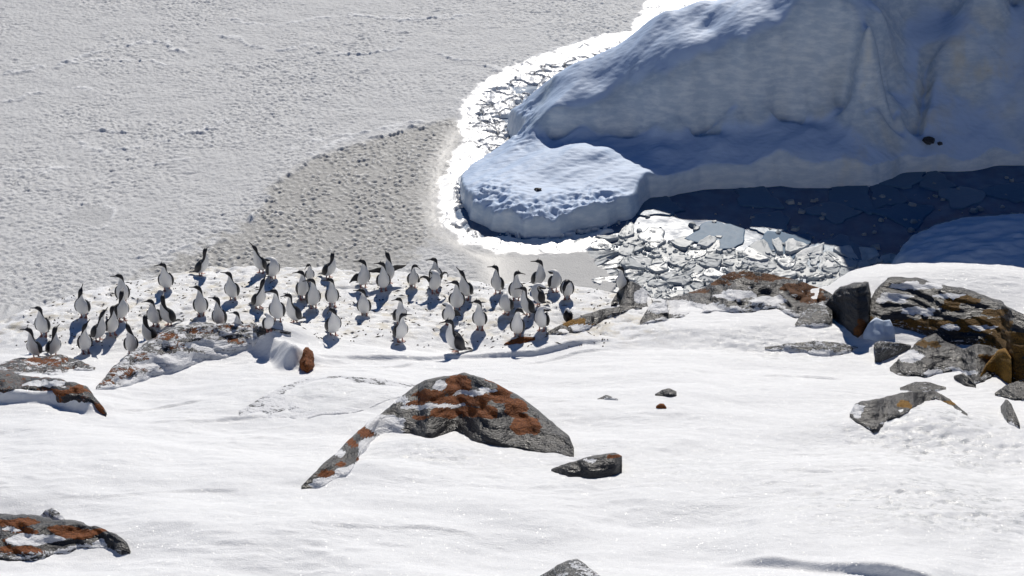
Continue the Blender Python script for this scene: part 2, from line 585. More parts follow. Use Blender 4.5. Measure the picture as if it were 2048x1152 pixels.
# ------------------------------------------------------------------ water, sea ice
s = 1500.0
tag(link('sea_water', mesh_from('sea_water', [(-s, 20, -0.07), (s, 20, -0.07), (s, 2 * s, -0.07), (-s, 2 * s, -0.07)], [[0, 1, 2, 3]], M_WATER, False)), kind='structure')

LEAD = pxpoly([(1190, 486), (1245, 445), (1290, 385), (1400, 340), (1740, 330), (1800, 310), (2100, 300), (2600, 300), (2600, 700), (1750, 700), (1440, 700), (1255, 690), (1240, 600), (1228, 560), (1196, 520)])
FOOT = np.concatenate([pxpoly([(1302, 392), (1262, 430), (1190, 455), (1120, 468), (1050, 470), (980, 457), (945, 432), (925, 397), (924, 370), (945, 345), (990, 322), (1028, 300), (1022, 265), (1028, 235), (1045, 200),
                               ]), np.array([[1.2, 43.1], [2.3, 43.6], [3.3, 44.2], [4.6, 45.2], [6.5, 47], [10, 51], [22, 53], [26, 44], [23, 39.8]]),
                       pxpoly([(2300, 318), (2048, 325), (1900, 337), (1800, 345), (1745, 370), (1660, 372), (1560, 366), (1400, 372)])])
GLARE_RING = pxpoly([(1420, -120), (1330, -60), (1295, 0), (1262, 58), (1205, 70), (1120, 96), (1030, 126), (962, 166), (926, 202), (916, 240), (924, 276), (893, 330), (873, 400), (884, 450), (932, 487), (1000, 506), (1100, 508), (1190, 496),
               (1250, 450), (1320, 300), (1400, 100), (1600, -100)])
SLUSH = pxpoly([(1262, 84), (1190, 104), (1110, 124), (1045, 150), (985, 178), (957, 205), (947, 240), (965, 290), (955, 340), (915, 400), (912, 450), (950, 476), (1000, 470), (1100, 400), (1150, 200), (1240, 110)])
DIMPLE = pxpoly([(230, 610), (300, 545), (395, 500), (470, 462), (515, 432), (540, 375), (620, 322), (722, 287), (905, 238), (925, 262), (900, 330), (868, 400), (866, 450), (850, 490), (800, 520), (760, 560), (700, 640)])
BAND = pxpoly([(912, 236), (940, 262), (915, 330), (895, 400), (905, 450), (960, 492), (1100, 500), (1200, 480), (1290, 560), (1260, 680), (960, 640), (930, 530), (868, 490), (832, 440), (836, 380), (858, 300)])
RIDGES = [([(270, 520), (330, 505), (400, 492), (470, 478)], 0.05, 0.06), ([(480, 452), (505, 440), (530, 420), (548, 370), (620, 322), (680, 300), (722, 287), (820, 258), (912, 238)], 0.075, 0.07),
          ([(610, 318), (700, 276), (800, 248), (880, 240)], 0.03, 0.1),
          ([(0, 152), (60, 140), (115, 132), (180, 108), (235, 92), (330, 84), (352, 100), (380, 112)], 0.06, 0.08), ([(120, 128), (220, 118), (300, 122), (360, 140)], 0.035, 0.08),
          ([(640, 109), (700, 108), (760, 104), (842, 95), (905, 116), (1010, 140)], 0.05, 0.07), ([(440, 66), (500, 92), (560, 102), (640, 92)], 0.05, 0.09), ([(165, 262), (210, 262), (260, 266)], 0.05, 0.06),
          ([(150, 280), (205, 308), (240, 300), (300, 288), (400, 262), (470, 240)], 0.04, 0.07), ([(0, 205), (40, 196), (110, 180), (200, 178)], 0.05, 0.09), ([(260, 335), (340, 325), (390, 312)], 0.035, 0.06),
          ([(440, 40), (560, 52), (680, 28), (800, 40), (960, 30)], 0.04, 0.09), ([(560, 300), (640, 280), (760, 262), (860, 240)], 0.02, 0.09), ([(0, 335), (60, 345), (150, 338)], 0.03, 0.08),
          ([(530, 425), (570, 432), (600, 420)], 0.04, 0.09), ([(500, 445), (525, 425)], 0.05, 0.09), ([(1010, 145), (1090, 105), (1180, 80), (1260, 60)], 0.02, 0.08)]
_o = [(180 + 48 * math.cos(t), 433 + 23 * math.sin(t)) for t in np.linspace(-2.6, 2.9, 14)]
RIDGES.append((_o, 0.035, 0.05))

IY = np.concatenate([[24, 27, 29, 30.5, 31.6, 32.2], np.arange(32.6, 53.5, 0.035), 53.5 + np.cumsum(0.06 * 1.3 ** np.arange(26))])
IS = np.linspace(-1, 1, 1180)


def ice_height(x, y):
    wx = x + 0.12 * perlin(x * 1.1, y * 1.1, 61); wy = y + 0.12 * perlin(x * 1.1, y * 1.1, 62)
    patch = smooth(-0.55, 0.6, fbm(x * 0.28, y * 0.28, 63, 3))
    rough = fbm(wx * 9.0 + 0.6 * wy, wy * 11.0, 64, 3, 0.62)
    scal = 1 - 2 * np.abs(fbm(wx * 4.2 + 0.8 * wy, wy * 6.0, 65, 2, 0.5))
    hA = (0.0125 + 0.015 * patch) * (rough + 0.5 * scal) + 0.018 * fbm(x * 1.2, y * 1.5, 66, 2)
    # thin ice with single frost tufts
    d1, _, r1 = worley(wx * 7.6 + 0.35 * wy, wy * 9.2, 67)
    tuft = (1 - smooth(0.10, 0.50, d1)) * (r1 > 0.12) * (0.45 + 0.55 * smooth(-0.6, 0.0, fbm(x * 1.2, y * 1.0, 68, 2)))
    hB = 0.044 * tuft * (0.5 + 0.8 * r1) + 0.006 * rough
    wob = 0.16 * fbm(x * 2.3, y * 2.3, 69, 3)
    sdD = poly_sd(x, y, DIMPLE); sdB = poly_sd(x, y, BAND); sdR = poly_sd(x, y, GLARE_RING) + 0.7 * wob + 0.03 * fbm(x * 7, y * 7, 169, 2); sdS = poly_sd(x, y, SLUSH) + wob
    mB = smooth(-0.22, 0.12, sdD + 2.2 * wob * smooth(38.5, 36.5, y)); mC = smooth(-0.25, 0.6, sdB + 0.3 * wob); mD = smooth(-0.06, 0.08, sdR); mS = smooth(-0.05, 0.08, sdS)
    h = hA + (hB - hA) * mB
    alb = 0.66 + 0.05 * patch + 0.03 * rough
    alb = alb + ((0.345 + 0.36 * tuft) - alb) * mB
    rg = 0.8 - 0.15 * mB
    warm = 0.05 + 0.3 * mB
    hC = 0.004 * fbm(x * 2, y * 3, 70, 3) + 0.006 * tuft * (r1 > 0.8)
    right = smooth(-0.8, 1.2, x)
    h = h + (hC - h) * mC; alb = alb + (0.35 + 0.13 * right - alb) * mC; rg = rg + (0.46 + 0.20 * right - rg) * mC; warm = warm + (0.1 - warm) * mC
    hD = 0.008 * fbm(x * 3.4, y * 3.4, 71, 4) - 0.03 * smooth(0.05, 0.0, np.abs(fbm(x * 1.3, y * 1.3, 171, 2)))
    h = h + (hD - h) * mD; alb = alb + (0.84 - 0.14 * smooth(-0.1, 0.5, fbm(x * 2.2, y * 2.2, 172, 3)) - alb) * mD; rg = rg + (0.36 - rg) * mD; warm = warm * (1 - mD)  # sun glare of the ring is partly put into its near-white albedo
    # slush: broken plates with open joints
    f1, f2, rr = worley(wx * 1.5 + 0.25 * fbm(x * 2, y * 2, 72, 2), wy * 1.5 + 0.25 * fbm(x * 2.4, y * 2, 73, 2), 74)
    g1, g2, gr = worley(wx * 5, wy * 5, 75)
    gap = np.minimum((f2 - f1) * 0.9, (g2 - g1) * 0.5 + 0.16 * (gr > 0.25) + 0.12 * smooth(-0.3, 0.4, fbm(x * 0.9, y * 0.9, 76, 2)))
    op = 1 - smooth(0.02, 0.06, gap)
    hS = 0.02 * (rr - 0.5) + 0.03 * (gr - 0.5) + 0.02 * fbm(x * 6, y * 6, 77, 2) - 0.13 * op
    h = h + (hS - h) * mS; alb = alb + (0.82 - 0.5 * op * 1.0 - alb) * mS; rg = rg + (0.34 - rg) * mS
    # open teal water close to the berg
    open_w = mS * smooth(0.12, 0.34, fbm(x * 0.8 + 3, y * 0.8, 78, 3)) * smooth(1.6, 0.5, poly_sd(x, y, FOOT) * -1)
    h = h - 0.12 * open_w
    near = smooth(0.22, 0.05, -poly_sd(x, y, FOOT))
    h = h - 0.1 * near * (fbm(x * 5, y * 5, 79, 2) > -0.1)
    for pts, a, wdt in RIDGES:
        P = pxpoly(pts)
        lo = P.min(0) - 0.8; hi = P.max(0) + 0.8
        q = (x > lo[0]) & (x < hi[0]) & (y > lo[1]) & (y < hi[1])
        d, _, fr = seg_dist(x[q] + 0.12 * perlin(x[q] * 2, y[q] * 2, 80), y[q] + 0.2 * perlin(x[q] * 2.3, y[q] * 2.3, 81), P)
        br = smooth(-0.55, 0.1, perlin(x[q] * 2.6, y[q] * 2.6, 82)) * smooth(0, 0.06, fr) * smooth(1, 0.94, fr)
        k = np.exp(-(d / wdt) ** 2) * br
        h[q] += a * k * (0.7 + 0.6 * perlin(x[q] * 7, y[q] * 7, 83))
        alb[q] += 0.18 * k * (0.75 - alb[q] > 0)
    c = at_z(180, 433)
    ov = smooth(1.0, 0.8, np.hypot((x - c[0]) / 0.52, (y - c[1]) / 0.62))
    alb = alb * (1 - 0.14 * ov); h = h * (1 - 0.5 * ov)
    # the rim of the sheet bends into the lead
    sdL = poly_sd(x, y, LEAD) + 0.8 * wob
    h = h - 0.2 * smooth(-0.1, 0.06, sdL)
    return h, np.stack([np.clip(alb, 0.1, 0.88), np.clip(rg, 0.2, 0.9), np.clip(warm, 0, 1)], -1), sdL, poly_sd(x, y, FOOT)


half = np.maximum(0.31 * (IY + 2.0), 13.2) + np.maximum(0, IY - 54) * 2.0
X2 = IS[None, :] * half[:, None]; Y2 = np.repeat(IY[:, None], len(IS), 1)
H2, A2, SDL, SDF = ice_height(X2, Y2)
F2 = grid_faces(*X2.shape)
drop = ((SDL > 0.12) | (SDF > 0.45)).ravel()
F2 = F2[~drop[F2].all(1)]
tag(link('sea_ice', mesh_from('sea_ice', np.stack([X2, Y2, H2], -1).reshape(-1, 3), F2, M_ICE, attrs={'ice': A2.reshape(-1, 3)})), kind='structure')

# ------------------------------------------------------------------ the iceberg
BC = [(1110, 215, 39.82), (1085, 196, 41.0), (1065, 188, 41.5), (1110, 262, 39.65), (1095, 290, 39.1), (1200, 104, 41.6), (1190, 160, 40.6), (1200, 212, 39.85), (1200, 258, 39.68), (1200, 300, 38.6), (1250, 350, 37.7),
      (1270, 195, 39.82), (1270, 254, 39.65), (1265, 150, 40.25), (1260, 76, 41.5), (1330, 26, 41.7), (1330, 60, 41.1), (1330, 120, 40.3), (1110, 152, 41.2), (1160, 122, 41.3), (1290, 48, 41.7), (1500, 0, 41.4), (1330, 180, 39.8), (1330, 246, 39.62), (1330, 290, 38.95), (1330, 328, 38.38),
      (1380, 160, 39.87), (1380, 238, 39.68), (1400, 2, 41.9), (1420, 60, 40.85), (1430, 135, 39.97), (1430, 228, 39.77), (1430, 272, 39.2), (1430, 326, 38.4), (1490, 108, 40.1), (1490, 216, 39.88),
      (1560, -30, 42.2), (1550, 30, 40.7), (1560, 78, 40.24), (1560, 208, 40.0), (1560, 252, 39.45), (1560, 300, 38.65), (1560, 326, 38.4), (1620, 46, 40.36), (1620, 200, 40.1), (1620, 252, 39.5),
      (1680, -40, 42.0), (1675, 14, 40.45), (1680, 100, 40.3), (1680, 200, 40.12), (1680, 244, 39.55), (1680, 300, 38.65), (1700, 326, 38.4), (1735, 40, 39.95), (1740, 100, 39.8), (1732, 160, 39.65), (1735, 200, 39.5), (1770, 35, 40.8), (1775, 110, 40.65),
      (1800, -30, 42.8), (1810, 30, 42.2), (1800, 75, 41.5), (1800, 120, 41.0), (1775, 175, 40.4), (1820, 232, 39.9), (1800, 282, 39.3), (1800, 310, 39.1), (1900, 10, 42.6), (1900, 66, 41.6), (1900, 92, 41.4), (1880, 140, 41.1), (1920, 182, 40.9), (1960, 215, 40.5),
      (1860, 283, 39.5), (1900, 246, 40.0), (1900, 305, 39.35), (1850, 200, 40.3), (1960, 120, 41.1), (2020, 10, 42.6), (2020, 60, 41.7), (2020, 130, 41.0), (2020, 200, 40.4), (2030, 268, 39.9), (2040, 303, 39.65), (1970, 288, 39.6),
      (960, 382, 37.05), (1000, 342, 38.1), (1075, 312, 38.64), (1140, 300, 38.74), (1180, 322, 38.26), (1230, 372, 37.3), (1100, 370, 37.3), (1050, 412, 36.3), (1150, 425, 36.0), (1250, 412, 36.36), (1020, 432, 35.96),
      (1040, 270, 40.0), (1060, 226, 40.8), (1000, 400, 36.6), (1190, 400, 36.6)]
B3 = [at_y(u, v, y) for u, v, y in BC]
B3 += [np.array(p, float) for p in [(7.0, 44.3, 3.6), (7.7, 44, 7.8), (8.4, 44, 8.8), (9.0, 44, 9.0), (10.5, 44, 9.0), (12, 44, 10.2), (15, 44, 10.8), (10.4, 46, 8.6), (13, 47, 10), (18, 45, 10), (16, 41, 5), (9, 42.6, 3.7), (11, 42.4, 4.4), (13, 41.4, 3.8), (20, 42, 6), (6, 44, 2.6),
                                    (1.0, 42.5, 0.3), (2.1, 43.0, 0.5), (2.8, 43.2, 0.8), (3.65, 43.4, 1.2), (4.5, 44.0, 1.5), (4.6, 45, 0.8), (8, 47, 3.0), (14, 50.5, 7), (22, 48, 8), (13, 39.8, 1.0), (16, 39.8, 1.2)]]
B3 = np.array(B3)


def rbf(P, x, y):
    D = np.hypot(P[:, None, 0] - P[None, :, 0], P[:, None, 1] - P[None, :, 1])
    n = len(P)
    A = np.zeros((n + 3, n + 3)); A[:n, :n] = np.sqrt(D * D + 0.004)
    A[:n, n] = 1; A[n, :n] = 1; A[:n, n + 1:] = P[:, :2]; A[n + 1:, :n] = P[:, :2].T
    w = np.linalg.solve(A, np.concatenate([P[:, 2], [0, 0, 0]]))
    out = w[n] + w[n + 1] * x + w[n + 2] * y
    for i in range(n):
        out = out + w[i] * np.sqrt((x - P[i, 0]) ** 2 + (y - P[i, 1]) ** 2 + 0.004)
    return out


def slope_of(z, xs, ys):
    gy, gx = np.gradient(z, ys, xs)
    return np.hypot(gx, gy)


bx = np.concatenate([np.arange(-1.6, 12.2, 0.035), np.arange(12.2, 27, 0.2)])
by = np.concatenate([np.arange(35.4, 43.2, 0.03), np.arange(43.2, 54, 0.15)])
BX, BY = np.meshgrid(bx, by)
WARP = 0.20 * fbm(BX * 0.6, BY * 0.35, 190, 2)
z = rbf(B3, BX, BY + WARP * smooth(38.4, 39.0, BY))
for _ in range(6):
    z[1:-1, :] = 0.25 * z[:-2, :] + 0.5 * z[1:-1, :] + 0.25 * z[2:, :]
    z[:, 1:-1] = 0.25 * z[:, :-2] + 0.5 * z[:, 1:-1] + 0.25 * z[:, 2:]
base_line = np.array([at_y(*q)[:2] for q in [(1110, 262, 39.6), (1200, 258, 39.75), (1270, 254, 39.7), (1330, 246, 39.65), (1380, 238, 39.72), (1430, 228, 39.8), (1490, 216, 39.9), (1560, 208, 40.05), (1620, 200, 40.15), (1680, 200, 40.15), (1735, 200, 39.45), (1800, 240, 39.6)]])
dl, _, fl = seg_dist(BX, BY + 0.10 * fbm(BX * 1.3, BY * 0.3, 192, 2), base_line)
z = z - 0.20 * np.exp(-(dl / 0.11) ** 2) * (0.45 + 0.75 * smooth(-0.4, 0.4, fbm(BX * 0.8, BY * 0.2, 193, 2)))
for g in ([(1700, 20, 40.15), (1705, 110, 39.95), (1700, 190, 39.75)], [(1762, 30, 40.35), (1768, 110, 40.2), (1765, 180, 39.95), (1790, 200, 39.8)], [(1560, 90, 39.98), (1570, 150, 39.92), (1600, 200, 39.85)], [(1420, 140, 39.72), (1400, 190, 39.55), (1425, 225, 39.5)], [(1860, 90, 41.4), (1850, 180, 40.6), (1830, 250, 39.8)]):
    dl, _, _ = seg_dist(BX + 0.08 * fbm(BX * 2, BY * 2, 194, 2), BY, np.array([at_y(*q)[:2] for q in g]))
    z = z - 0.30 * np.exp(-(dl / 0.13) ** 2)
sl = slope_of(z, bx, by)
sd = poly_sd(BX, BY, FOOT) + 0.14 * fbm(BX * 0.9, BY * 0.9, 90, 2) + 0.012 * fbm(BX * 4, BY * 4, 91, 2)
steep = smooth(0.55, 1.3, sl)
z = z + 0.055 * fbm((BX + BY) * 0.35, (BY - BX) * 0.9, 92, 3) + 0.05 * steep * fbm(BX * 1.2, BY * 2.0, 93, 3)
z = z + 0.008 * fbm(BX * 6 + BY * 2, BY * 12, 95, 3)
# lumpy, refrozen blocks along the front of the low lobe and on the nose
c1 = at_z(1080, 432, 0.3); c2 = at_z(980, 400, 0.3); c3 = at_z(1190, 405, 0.35); c4 = at_z(1045, 255, 0.5)
lump = np.zeros_like(z)
for c, rx, ry in ((c1, 1.3, 0.45), (c2, 0.55, 0.7), (c3, 0.7, 0.5), (c4, 0.35, 1.0)):
    lump += np.exp(-(((BX - c[0]) / rx) ** 2 + ((BY - c[1]) / ry) ** 2))
lump = np.clip(lump, 0, 1)
f1, f2, rr = worley(BX * 3.2 + 0.3 * perlin(BX * 3, BY * 3, 96), BY * 3.2, 97)
z = z + lump * (0.10 * (rr - 0.5) * smooth(0.0, 0.3, f2 - f1) - 0.12 * np.abs(fbm(BX * 2.2, BY * 2.6, 98, 4)) + 0.05 + 0.04 * fbm(BX * 6, BY * 6, 198, 3))
rim = 0.50 * np.sqrt(np.clip(1 - (1 - np.clip(sd / 0.42, 0, 1)) ** 2, 0, 1)) + np.where(BX > 6.5, 3.2, 1.6) * np.clip(sd, 0, 10)
top = np.minimum(np.maximum(z, 0.12), rim - 0.02)
zb = np.where(sd > 0, top, np.maximum(-0.5, sd * 3 - 0.02))
sl2 = slope_of(zb, bx, by)
uu, vv = project(np.stack([BX, BY, zb], -1))
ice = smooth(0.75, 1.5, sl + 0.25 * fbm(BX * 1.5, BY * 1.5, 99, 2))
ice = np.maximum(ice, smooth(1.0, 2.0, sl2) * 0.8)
# yellow-brown mineral stains sit on the cliff band
stain = np.zeros_like(z)
for (u, v, yy), r in (((1640, 130, 38.9), 0.9), ((1740, 80, 39.0), 0.7), ((1500, 180, 38.9), 0.6), ((1880, 90, 40.6), 1.0), ((1990, 60, 41), 0.8), ((1870, 270, 39), 0.6), ((1700, 150, 39), 0.7), ((1330, 235, 38.2), 0.4)):
    c = at_y(u, v, yy)
    stain += np.exp(-((BX - c[0]) ** 2 + (BY - c[1]) ** 2) / (r * r))
stain = np.clip(stain, 0, 1) * smooth(0.4, 1.0, sl)
FB = grid_faces(*BX.shape)
dropb = (sd < -0.16).ravel()
FB = FB[~dropb[FB].all(1)]
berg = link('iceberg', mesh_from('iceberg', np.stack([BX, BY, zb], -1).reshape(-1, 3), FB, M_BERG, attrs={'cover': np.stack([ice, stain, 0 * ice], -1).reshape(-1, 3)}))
tag(berg, 'large snow-capped iceberg with shaded blue ice cliff grounded behind the birds', 'iceberg')


def ice_mound(name, label, px, hgt, seed):
    P = pxpoly(px)
    lo = P.min(0) - 0.2; hi = P.max(0) + 0.2
    xs = np.arange(lo[0], hi[0], 0.04); ys = np.arange(lo[1], hi[1], 0.04)
    X, Y = np.meshgrid(xs, ys)
    d = poly_sd(X, Y, P) + 0.10 * fbm(X * 1.5, Y * 1.5, seed, 3)
    zz = hgt * (0.55 * np.sqrt(np.clip(1 - (1 - np.clip(d / 0.3, 0, 1)) ** 2, 0, 1)) + 0.45 * smooth(0, 1.3, d)) + 0.07 * smooth(0, 0.5, d) * fbm(X * 1.1, Y * 2.2, seed + 3, 3) + 0.01 * fbm(X * 6, Y * 9, seed + 5, 2)
    zz = np.where(d > 0, zz, np.maximum(-0.4, d * 3))
    F = grid_faces(*X.shape); dr = (d < -0.15).ravel(); F = F[~dr[F].all(1)]
    cov = np.stack([0.35 + 0.5 * smooth(0.5, 0.1, d), 0 * d, 0 * d], -1)
    o = link(name, mesh_from(name, np.stack([X, Y, zz], -1).reshape(-1, 3), F, M_BERG, attrs={'cover': cov.reshape(-1, 3)}))
    return tag(o, label, 'ice block')


ice_mound('ice_block', 'rounded pale blue ice block in shade at the right edge, beyond the boulders', [(1778, 540), (1800, 500), (1850, 472), (1910, 455), (1980, 448), (2060, 446), (2250, 450), (2300, 560), (2150, 610), (1900, 610), (1800, 590)], 0.55, 201)

# ------------------------------------------------------------------ floes in the lead


def clip(poly, n, c):
    out = []
    for i in range(len(poly)):
        a = poly[i]; b = poly[(i + 1) % len(poly)]
        da = a @ n - c; db = b @ n - c
        if da <= 0: out.append(a)
        if da * db < 0: out.append(a + (b - a) * (da / (da - db)))
    return out


def voronoi(pts, i, box):
    poly = [np.array(p) for p in box]
    for j in np.argsort(np.hypot(*(pts - pts[i]).T))[1:22]:
        n = pts[j] - pts[i]; m = (pts[j] + pts[i]) / 2
        poly = clip(poly, n, n @ m)
        if len(poly) < 3: return None
    return np.array(poly)


def floe_mesh(poly, gap, thick, tilt, seed):
    r = np.random.default_rng(seed)
    c = poly.mean(0); q = poly - c
    R = np.hypot(*q.T).mean()
    q = q * max(0.3, 1 - gap / max(R, 0.05))
    # round the corners and break up the outline
    ring = []
    n = len(q)
    for i in range(n):
        a = q[i - 1]; b = q[i]; d = q[(i + 1) % n]
        p0 = b + (a - b) * 0.25; p1 = b + (d - b) * 0.25; p2 = d + (b - d) * 0.25
        ring += [p0, b * 0.93]
        k = max(1, int(np.hypot(*(p2 - p1)) / 0.10))
        ring += [p1 + (p2 - p1) * (t / k) for t in range(k)]
    ring = np.array(ring); wpos = ring + c
    ring = ring * (1 + 0.34 * perlin(wpos[:, 0] * 2.3, wpos[:, 1] * 2.3, 401) + 0.10 * perlin(wpos[:, 0] * 9, wpos[:, 1] * 9, 402))[:, None]
    m = len(ring)
    V = []; 
    tx, ty = tilt
    for sc, zz in ((0.97, -0.12), (1.0, thick * 0.55), (0.95, thick), (0.80, thick * 0.92), (0.42, thick * 0.86)):
        for p in ring:
            p2 = p * sc
            V.append((p2[0], p2[1], zz + tx * p2[0] + ty * p2[1] + (0.25 * thick * r.standard_normal() if zz > 0 and sc < 0.97 else 0)))
    V.append((0, 0, thick * 0.9))
    F = []
    for k in range(4):
        for i in range(m):
            j = (i + 1) % m
            F.append((k * m + i, k * m + j, (k + 1) * m + j, (k + 1) * m + i))
    for i in range(m):
        F.append((4 * m + i, 4 * m + (i + 1) % m, 5 * m))
    return c, V, F


LIT = pxpoly([(1185, 492), (1215, 468), (1290, 452), (1345, 476), (1420, 490), (1500, 494), (1590, 498), (1660, 506), (1770, 515), (1800, 560), (1760, 640), (1440, 640), (1300, 650), (1262, 620), (1245, 570), (1200, 520)])
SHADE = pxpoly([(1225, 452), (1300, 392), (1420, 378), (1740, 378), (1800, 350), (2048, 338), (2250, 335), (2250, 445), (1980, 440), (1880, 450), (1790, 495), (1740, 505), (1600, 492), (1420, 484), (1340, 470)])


def scatter_in(poly, dens, n_try, seed):
    r = np.random.default_rng(seed); lo = poly.min(0); hi = poly.max(0); out = []
    for _ in range(n_try):
        p = lo + (hi - lo) * r.random(2)
        rad_ = dens(p)
        if poly_sd(np.array([p[0]]), np.array([p[1]]), poly)[0] < 0: continue
        if all(np.hypot(*(p - o)) > rad_ for o in out): out.append(p)
    return np.array(out)


def spread_floes(poly, dens, seed, mat, thick, gap, label, group, keep=0.9, lim=1.3):
    pts = scatter_in(poly, dens, 2600, seed); r = np.random.default_rng(seed + 1)
    lo = poly.min(0) - 1; hi = poly.max(0) + 1; box = [(lo[0], lo[1]), (hi[0], lo[1]), (hi[0], hi[1]), (lo[0], hi[1])]
    n = 0
    for i in range(len(pts)):
        if r.random() > keep: continue
        pg = voronoi(pts, i, box)
        if pg is None or np.abs(pg - pts[i]).max() > lim: 
            if pg is None: continue
            d = pg - pts[i]; ln = np.hypot(*d.T); pg = pts[i] + d * np.minimum(1, lim * 0.8 / np.maximum(ln, 1e-6))[:, None]
        big = thick * (0.5 + 0.9 * r.random())
        c, V, F = floe_mesh(pg, gap * (0.4 + 1.3 * r.random()), big, (0.05 * r.standard_normal(), 0.05 * r.standard_normal()) if mat is M_FLOE else (0.008 * r.standard_normal(), 0.008 * r.standard_normal()), seed * 100 + i)
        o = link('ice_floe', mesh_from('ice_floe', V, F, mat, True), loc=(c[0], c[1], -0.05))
        fu, fv_ = project(np.array([c[0], c[1], 0.0])); rsz = np.hypot(*(pg - pts[i]).T).mean()
        szw = 'small' if rsz < 0.17 else ('middling' if rsz < 0.30 else 'large')
        if mat is M_FLOE:
            zone = ('beside the smooth grey ice' if fu < 1300 else 'behind the glazed boulder' if fu < 1480 else 'behind the lichen crest' if fu < 1620 else 'by the snow rim')
            zone2 = 'along the shadow line' if fv_ < 512 else 'mid brash' if fv_ < 545 else 'close to shore'
            label = f'{szw} sunlit floe {zone}, {zone2}'
        else:
            szw = 'small' if rsz < 0.5 else 'large'
            zone = 'below the iceberg lobe' if fu < 1400 else 'below the ice cliff' if fu < 1640 else 'below the cliff buttress' if fu < 1820 else 'towards the right edge'
            zone2 = 'near the ice foot' if fv_ < 415 else 'out in the lead'
            label = f'{szw} thin shaded plate {zone}, {zone2}'
        tag(o, label, 'ice floe', group + ': ' + label.split(', ')[1] + ', ' + szw + ' ' + zone)
        n += 1
    return n


nl = spread_floes(LIT, lambda p: (0.12 + 0.55 * abs(math.sin(p[0] * 2.3 + p[1] * 1.7)) ** 2.6) * (1.15 if p[1] > 34.6 else 0.85), 301, M_FLOE, 0.040, 0.028, 'white broken floe in the sunlit brash ice behind the rocks', 'broken floes in the sunlit brash ice', 0.88, 0.75)
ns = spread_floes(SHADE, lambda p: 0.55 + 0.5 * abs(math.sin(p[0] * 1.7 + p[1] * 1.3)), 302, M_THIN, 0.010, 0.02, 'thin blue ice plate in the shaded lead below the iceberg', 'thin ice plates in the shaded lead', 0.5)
ORD = 'leftmost second third fourth fifth sixth seventh eighth ninth tenth eleventh twelfth thirteenth fourteenth fifteenth sixteenth seventeenth eighteenth nineteenth twentieth twenty-first twenty-second twenty-third twenty-fourth twenty-fifth twenty-sixth twenty-seventh'.split()
sets = {}
for o in COL.objects:
    if o.name.startswith('ice_floe'): sets.setdefault(o['label'], []).append(o)
for lab, os_ in sets.items():
    os_.sort(key=lambda o: project(np.array(o.location))[0])
    if 1 < len(os_) <= len(ORD):
        for i, o in enumerate(os_):
            o['label'] = (('leftmost ' if i == 0 else 'rightmost ' if i == len(os_) - 1 else ORD[i] + ' from left ') + lab)


# small bits of brash between the floes
def bits(name, poly, n, seed, mat, lo, hi, z0):
    r = np.random.default_rng(seed); V = []; F = []
    a = poly.min(0); b = poly.max(0)
    P = a + (b - a) * r.random((n * 3, 2)); P = P[poly_sd(P[:, 0], P[:, 1], poly) > 0][:n]
    for p in P:
        k = len(V); m = int(r.integers(5, 8)); rr = lo + (hi - lo) * r.random() ** 2.5; ph = r.random() * 6.28
        for j in range(m):
            t = ph + j * 6.283 / m; q = rr * (0.7 + 0.6 * r.random())
            V.append((p[0] + q * math.cos(t), p[1] + q * math.sin(t), z0 - 0.03))
        for j in range(m):
            q = V[k + j]; V.append((p[0] + (q[0] - p[0]) * 0.7, p[1] + (q[1] - p[1]) * 0.7, z0 + rr * (0.25 + 0.5 * r.random())))
        for j in range(m):
            i2 = (j + 1) % m
            F.append((k + j, k + i2, k + m + i2, k + m + j))
        F.append(tuple(k + m + j for j in range(m)))
    return tag(link(name, mesh_from(name, V, F, mat, False)), kind='stuff')


xs = np.arange(LIT[:, 0].min(), LIT[:, 0].max(), 0.05); ys = np.arange(LIT[:, 1].min(), LIT[:, 1].max(), 0.05)
SX, SY = np.meshgrid(xs, ys)
hole = fbm(SX * 1.7, SY * 2.0, 321, 3)
SZ = -0.040 + 0.012 * fbm(SX * 6, SY * 6, 322, 3) - 0.10 * smooth(0.12, 0.24, hole) - 0.1 * smooth(0.1, -0.05, poly_sd(SX, SY, LIT) + 0.1 * hole)
tag(link('slush_ice', mesh_from('slush_ice', np.stack([SX, SY, SZ], -1).reshape(-1, 3), grid_faces(*SX.shape), M_SLUSH)), 'pale grey slush frozen between the sunlit floes', 'slush', kind='stuff')
o = bits('brash_ice', LIT, 1500, 311, M_FLOE, 0.015, 0.085, -0.05)
tag(o, 'crushed white brash ice filling the gaps between the sunlit floes', 'brash ice')
o = bits('brash_ice', SHADE, 110, 312, M_SLUSH, 0.015, 0.12, -0.06)
tag(o, 'scattered small ice bits in the dark blue shaded lead', 'brash ice')


# ------------------------------------------------------------------ rocks
GREY = (0.052, 0.050, 0.049); DARK = (0.032, 0.032, 0.035); PALE = (0.11, 0.11, 0.107)
RUST = ((0.13, 0.038, 0.010), (0.27, 0.085, 0.016)); OCHRE = ((0.17, 0.085, 0.010), (0.33, 0.175, 0.022)); BROWN = ((0.07, 0.028, 0.010), (0.17, 0.065, 0.015))
GOLD = ((0.085, 0.045, 0.009), (0.20, 0.105, 0.016))
ROCKMATS = {}


def rock_mat(g, l):
    key = (g, l)
    if key not in ROCKMATS:
        ROCKMATS[key] = rock_material('lichened_rock', g, l, len(ROCKMATS) + 1)
    return ROCKMATS[key]


def along(pts, n):
    P = np.array(pts, float); d = np.concatenate([[0], np.cumsum(np.hypot(*np.diff(P, axis=0).T))]); d /= d[-1]
    t = np.linspace(0, 1, n)
    return np.stack([np.interp(t, d, P[:, 0]), np.interp(t, d, P[:, 1])], -1)


def by_u(pts, us):
    P = np.array(pts, float)
    return np.interp(us, P[:, 0], P[:, 1])


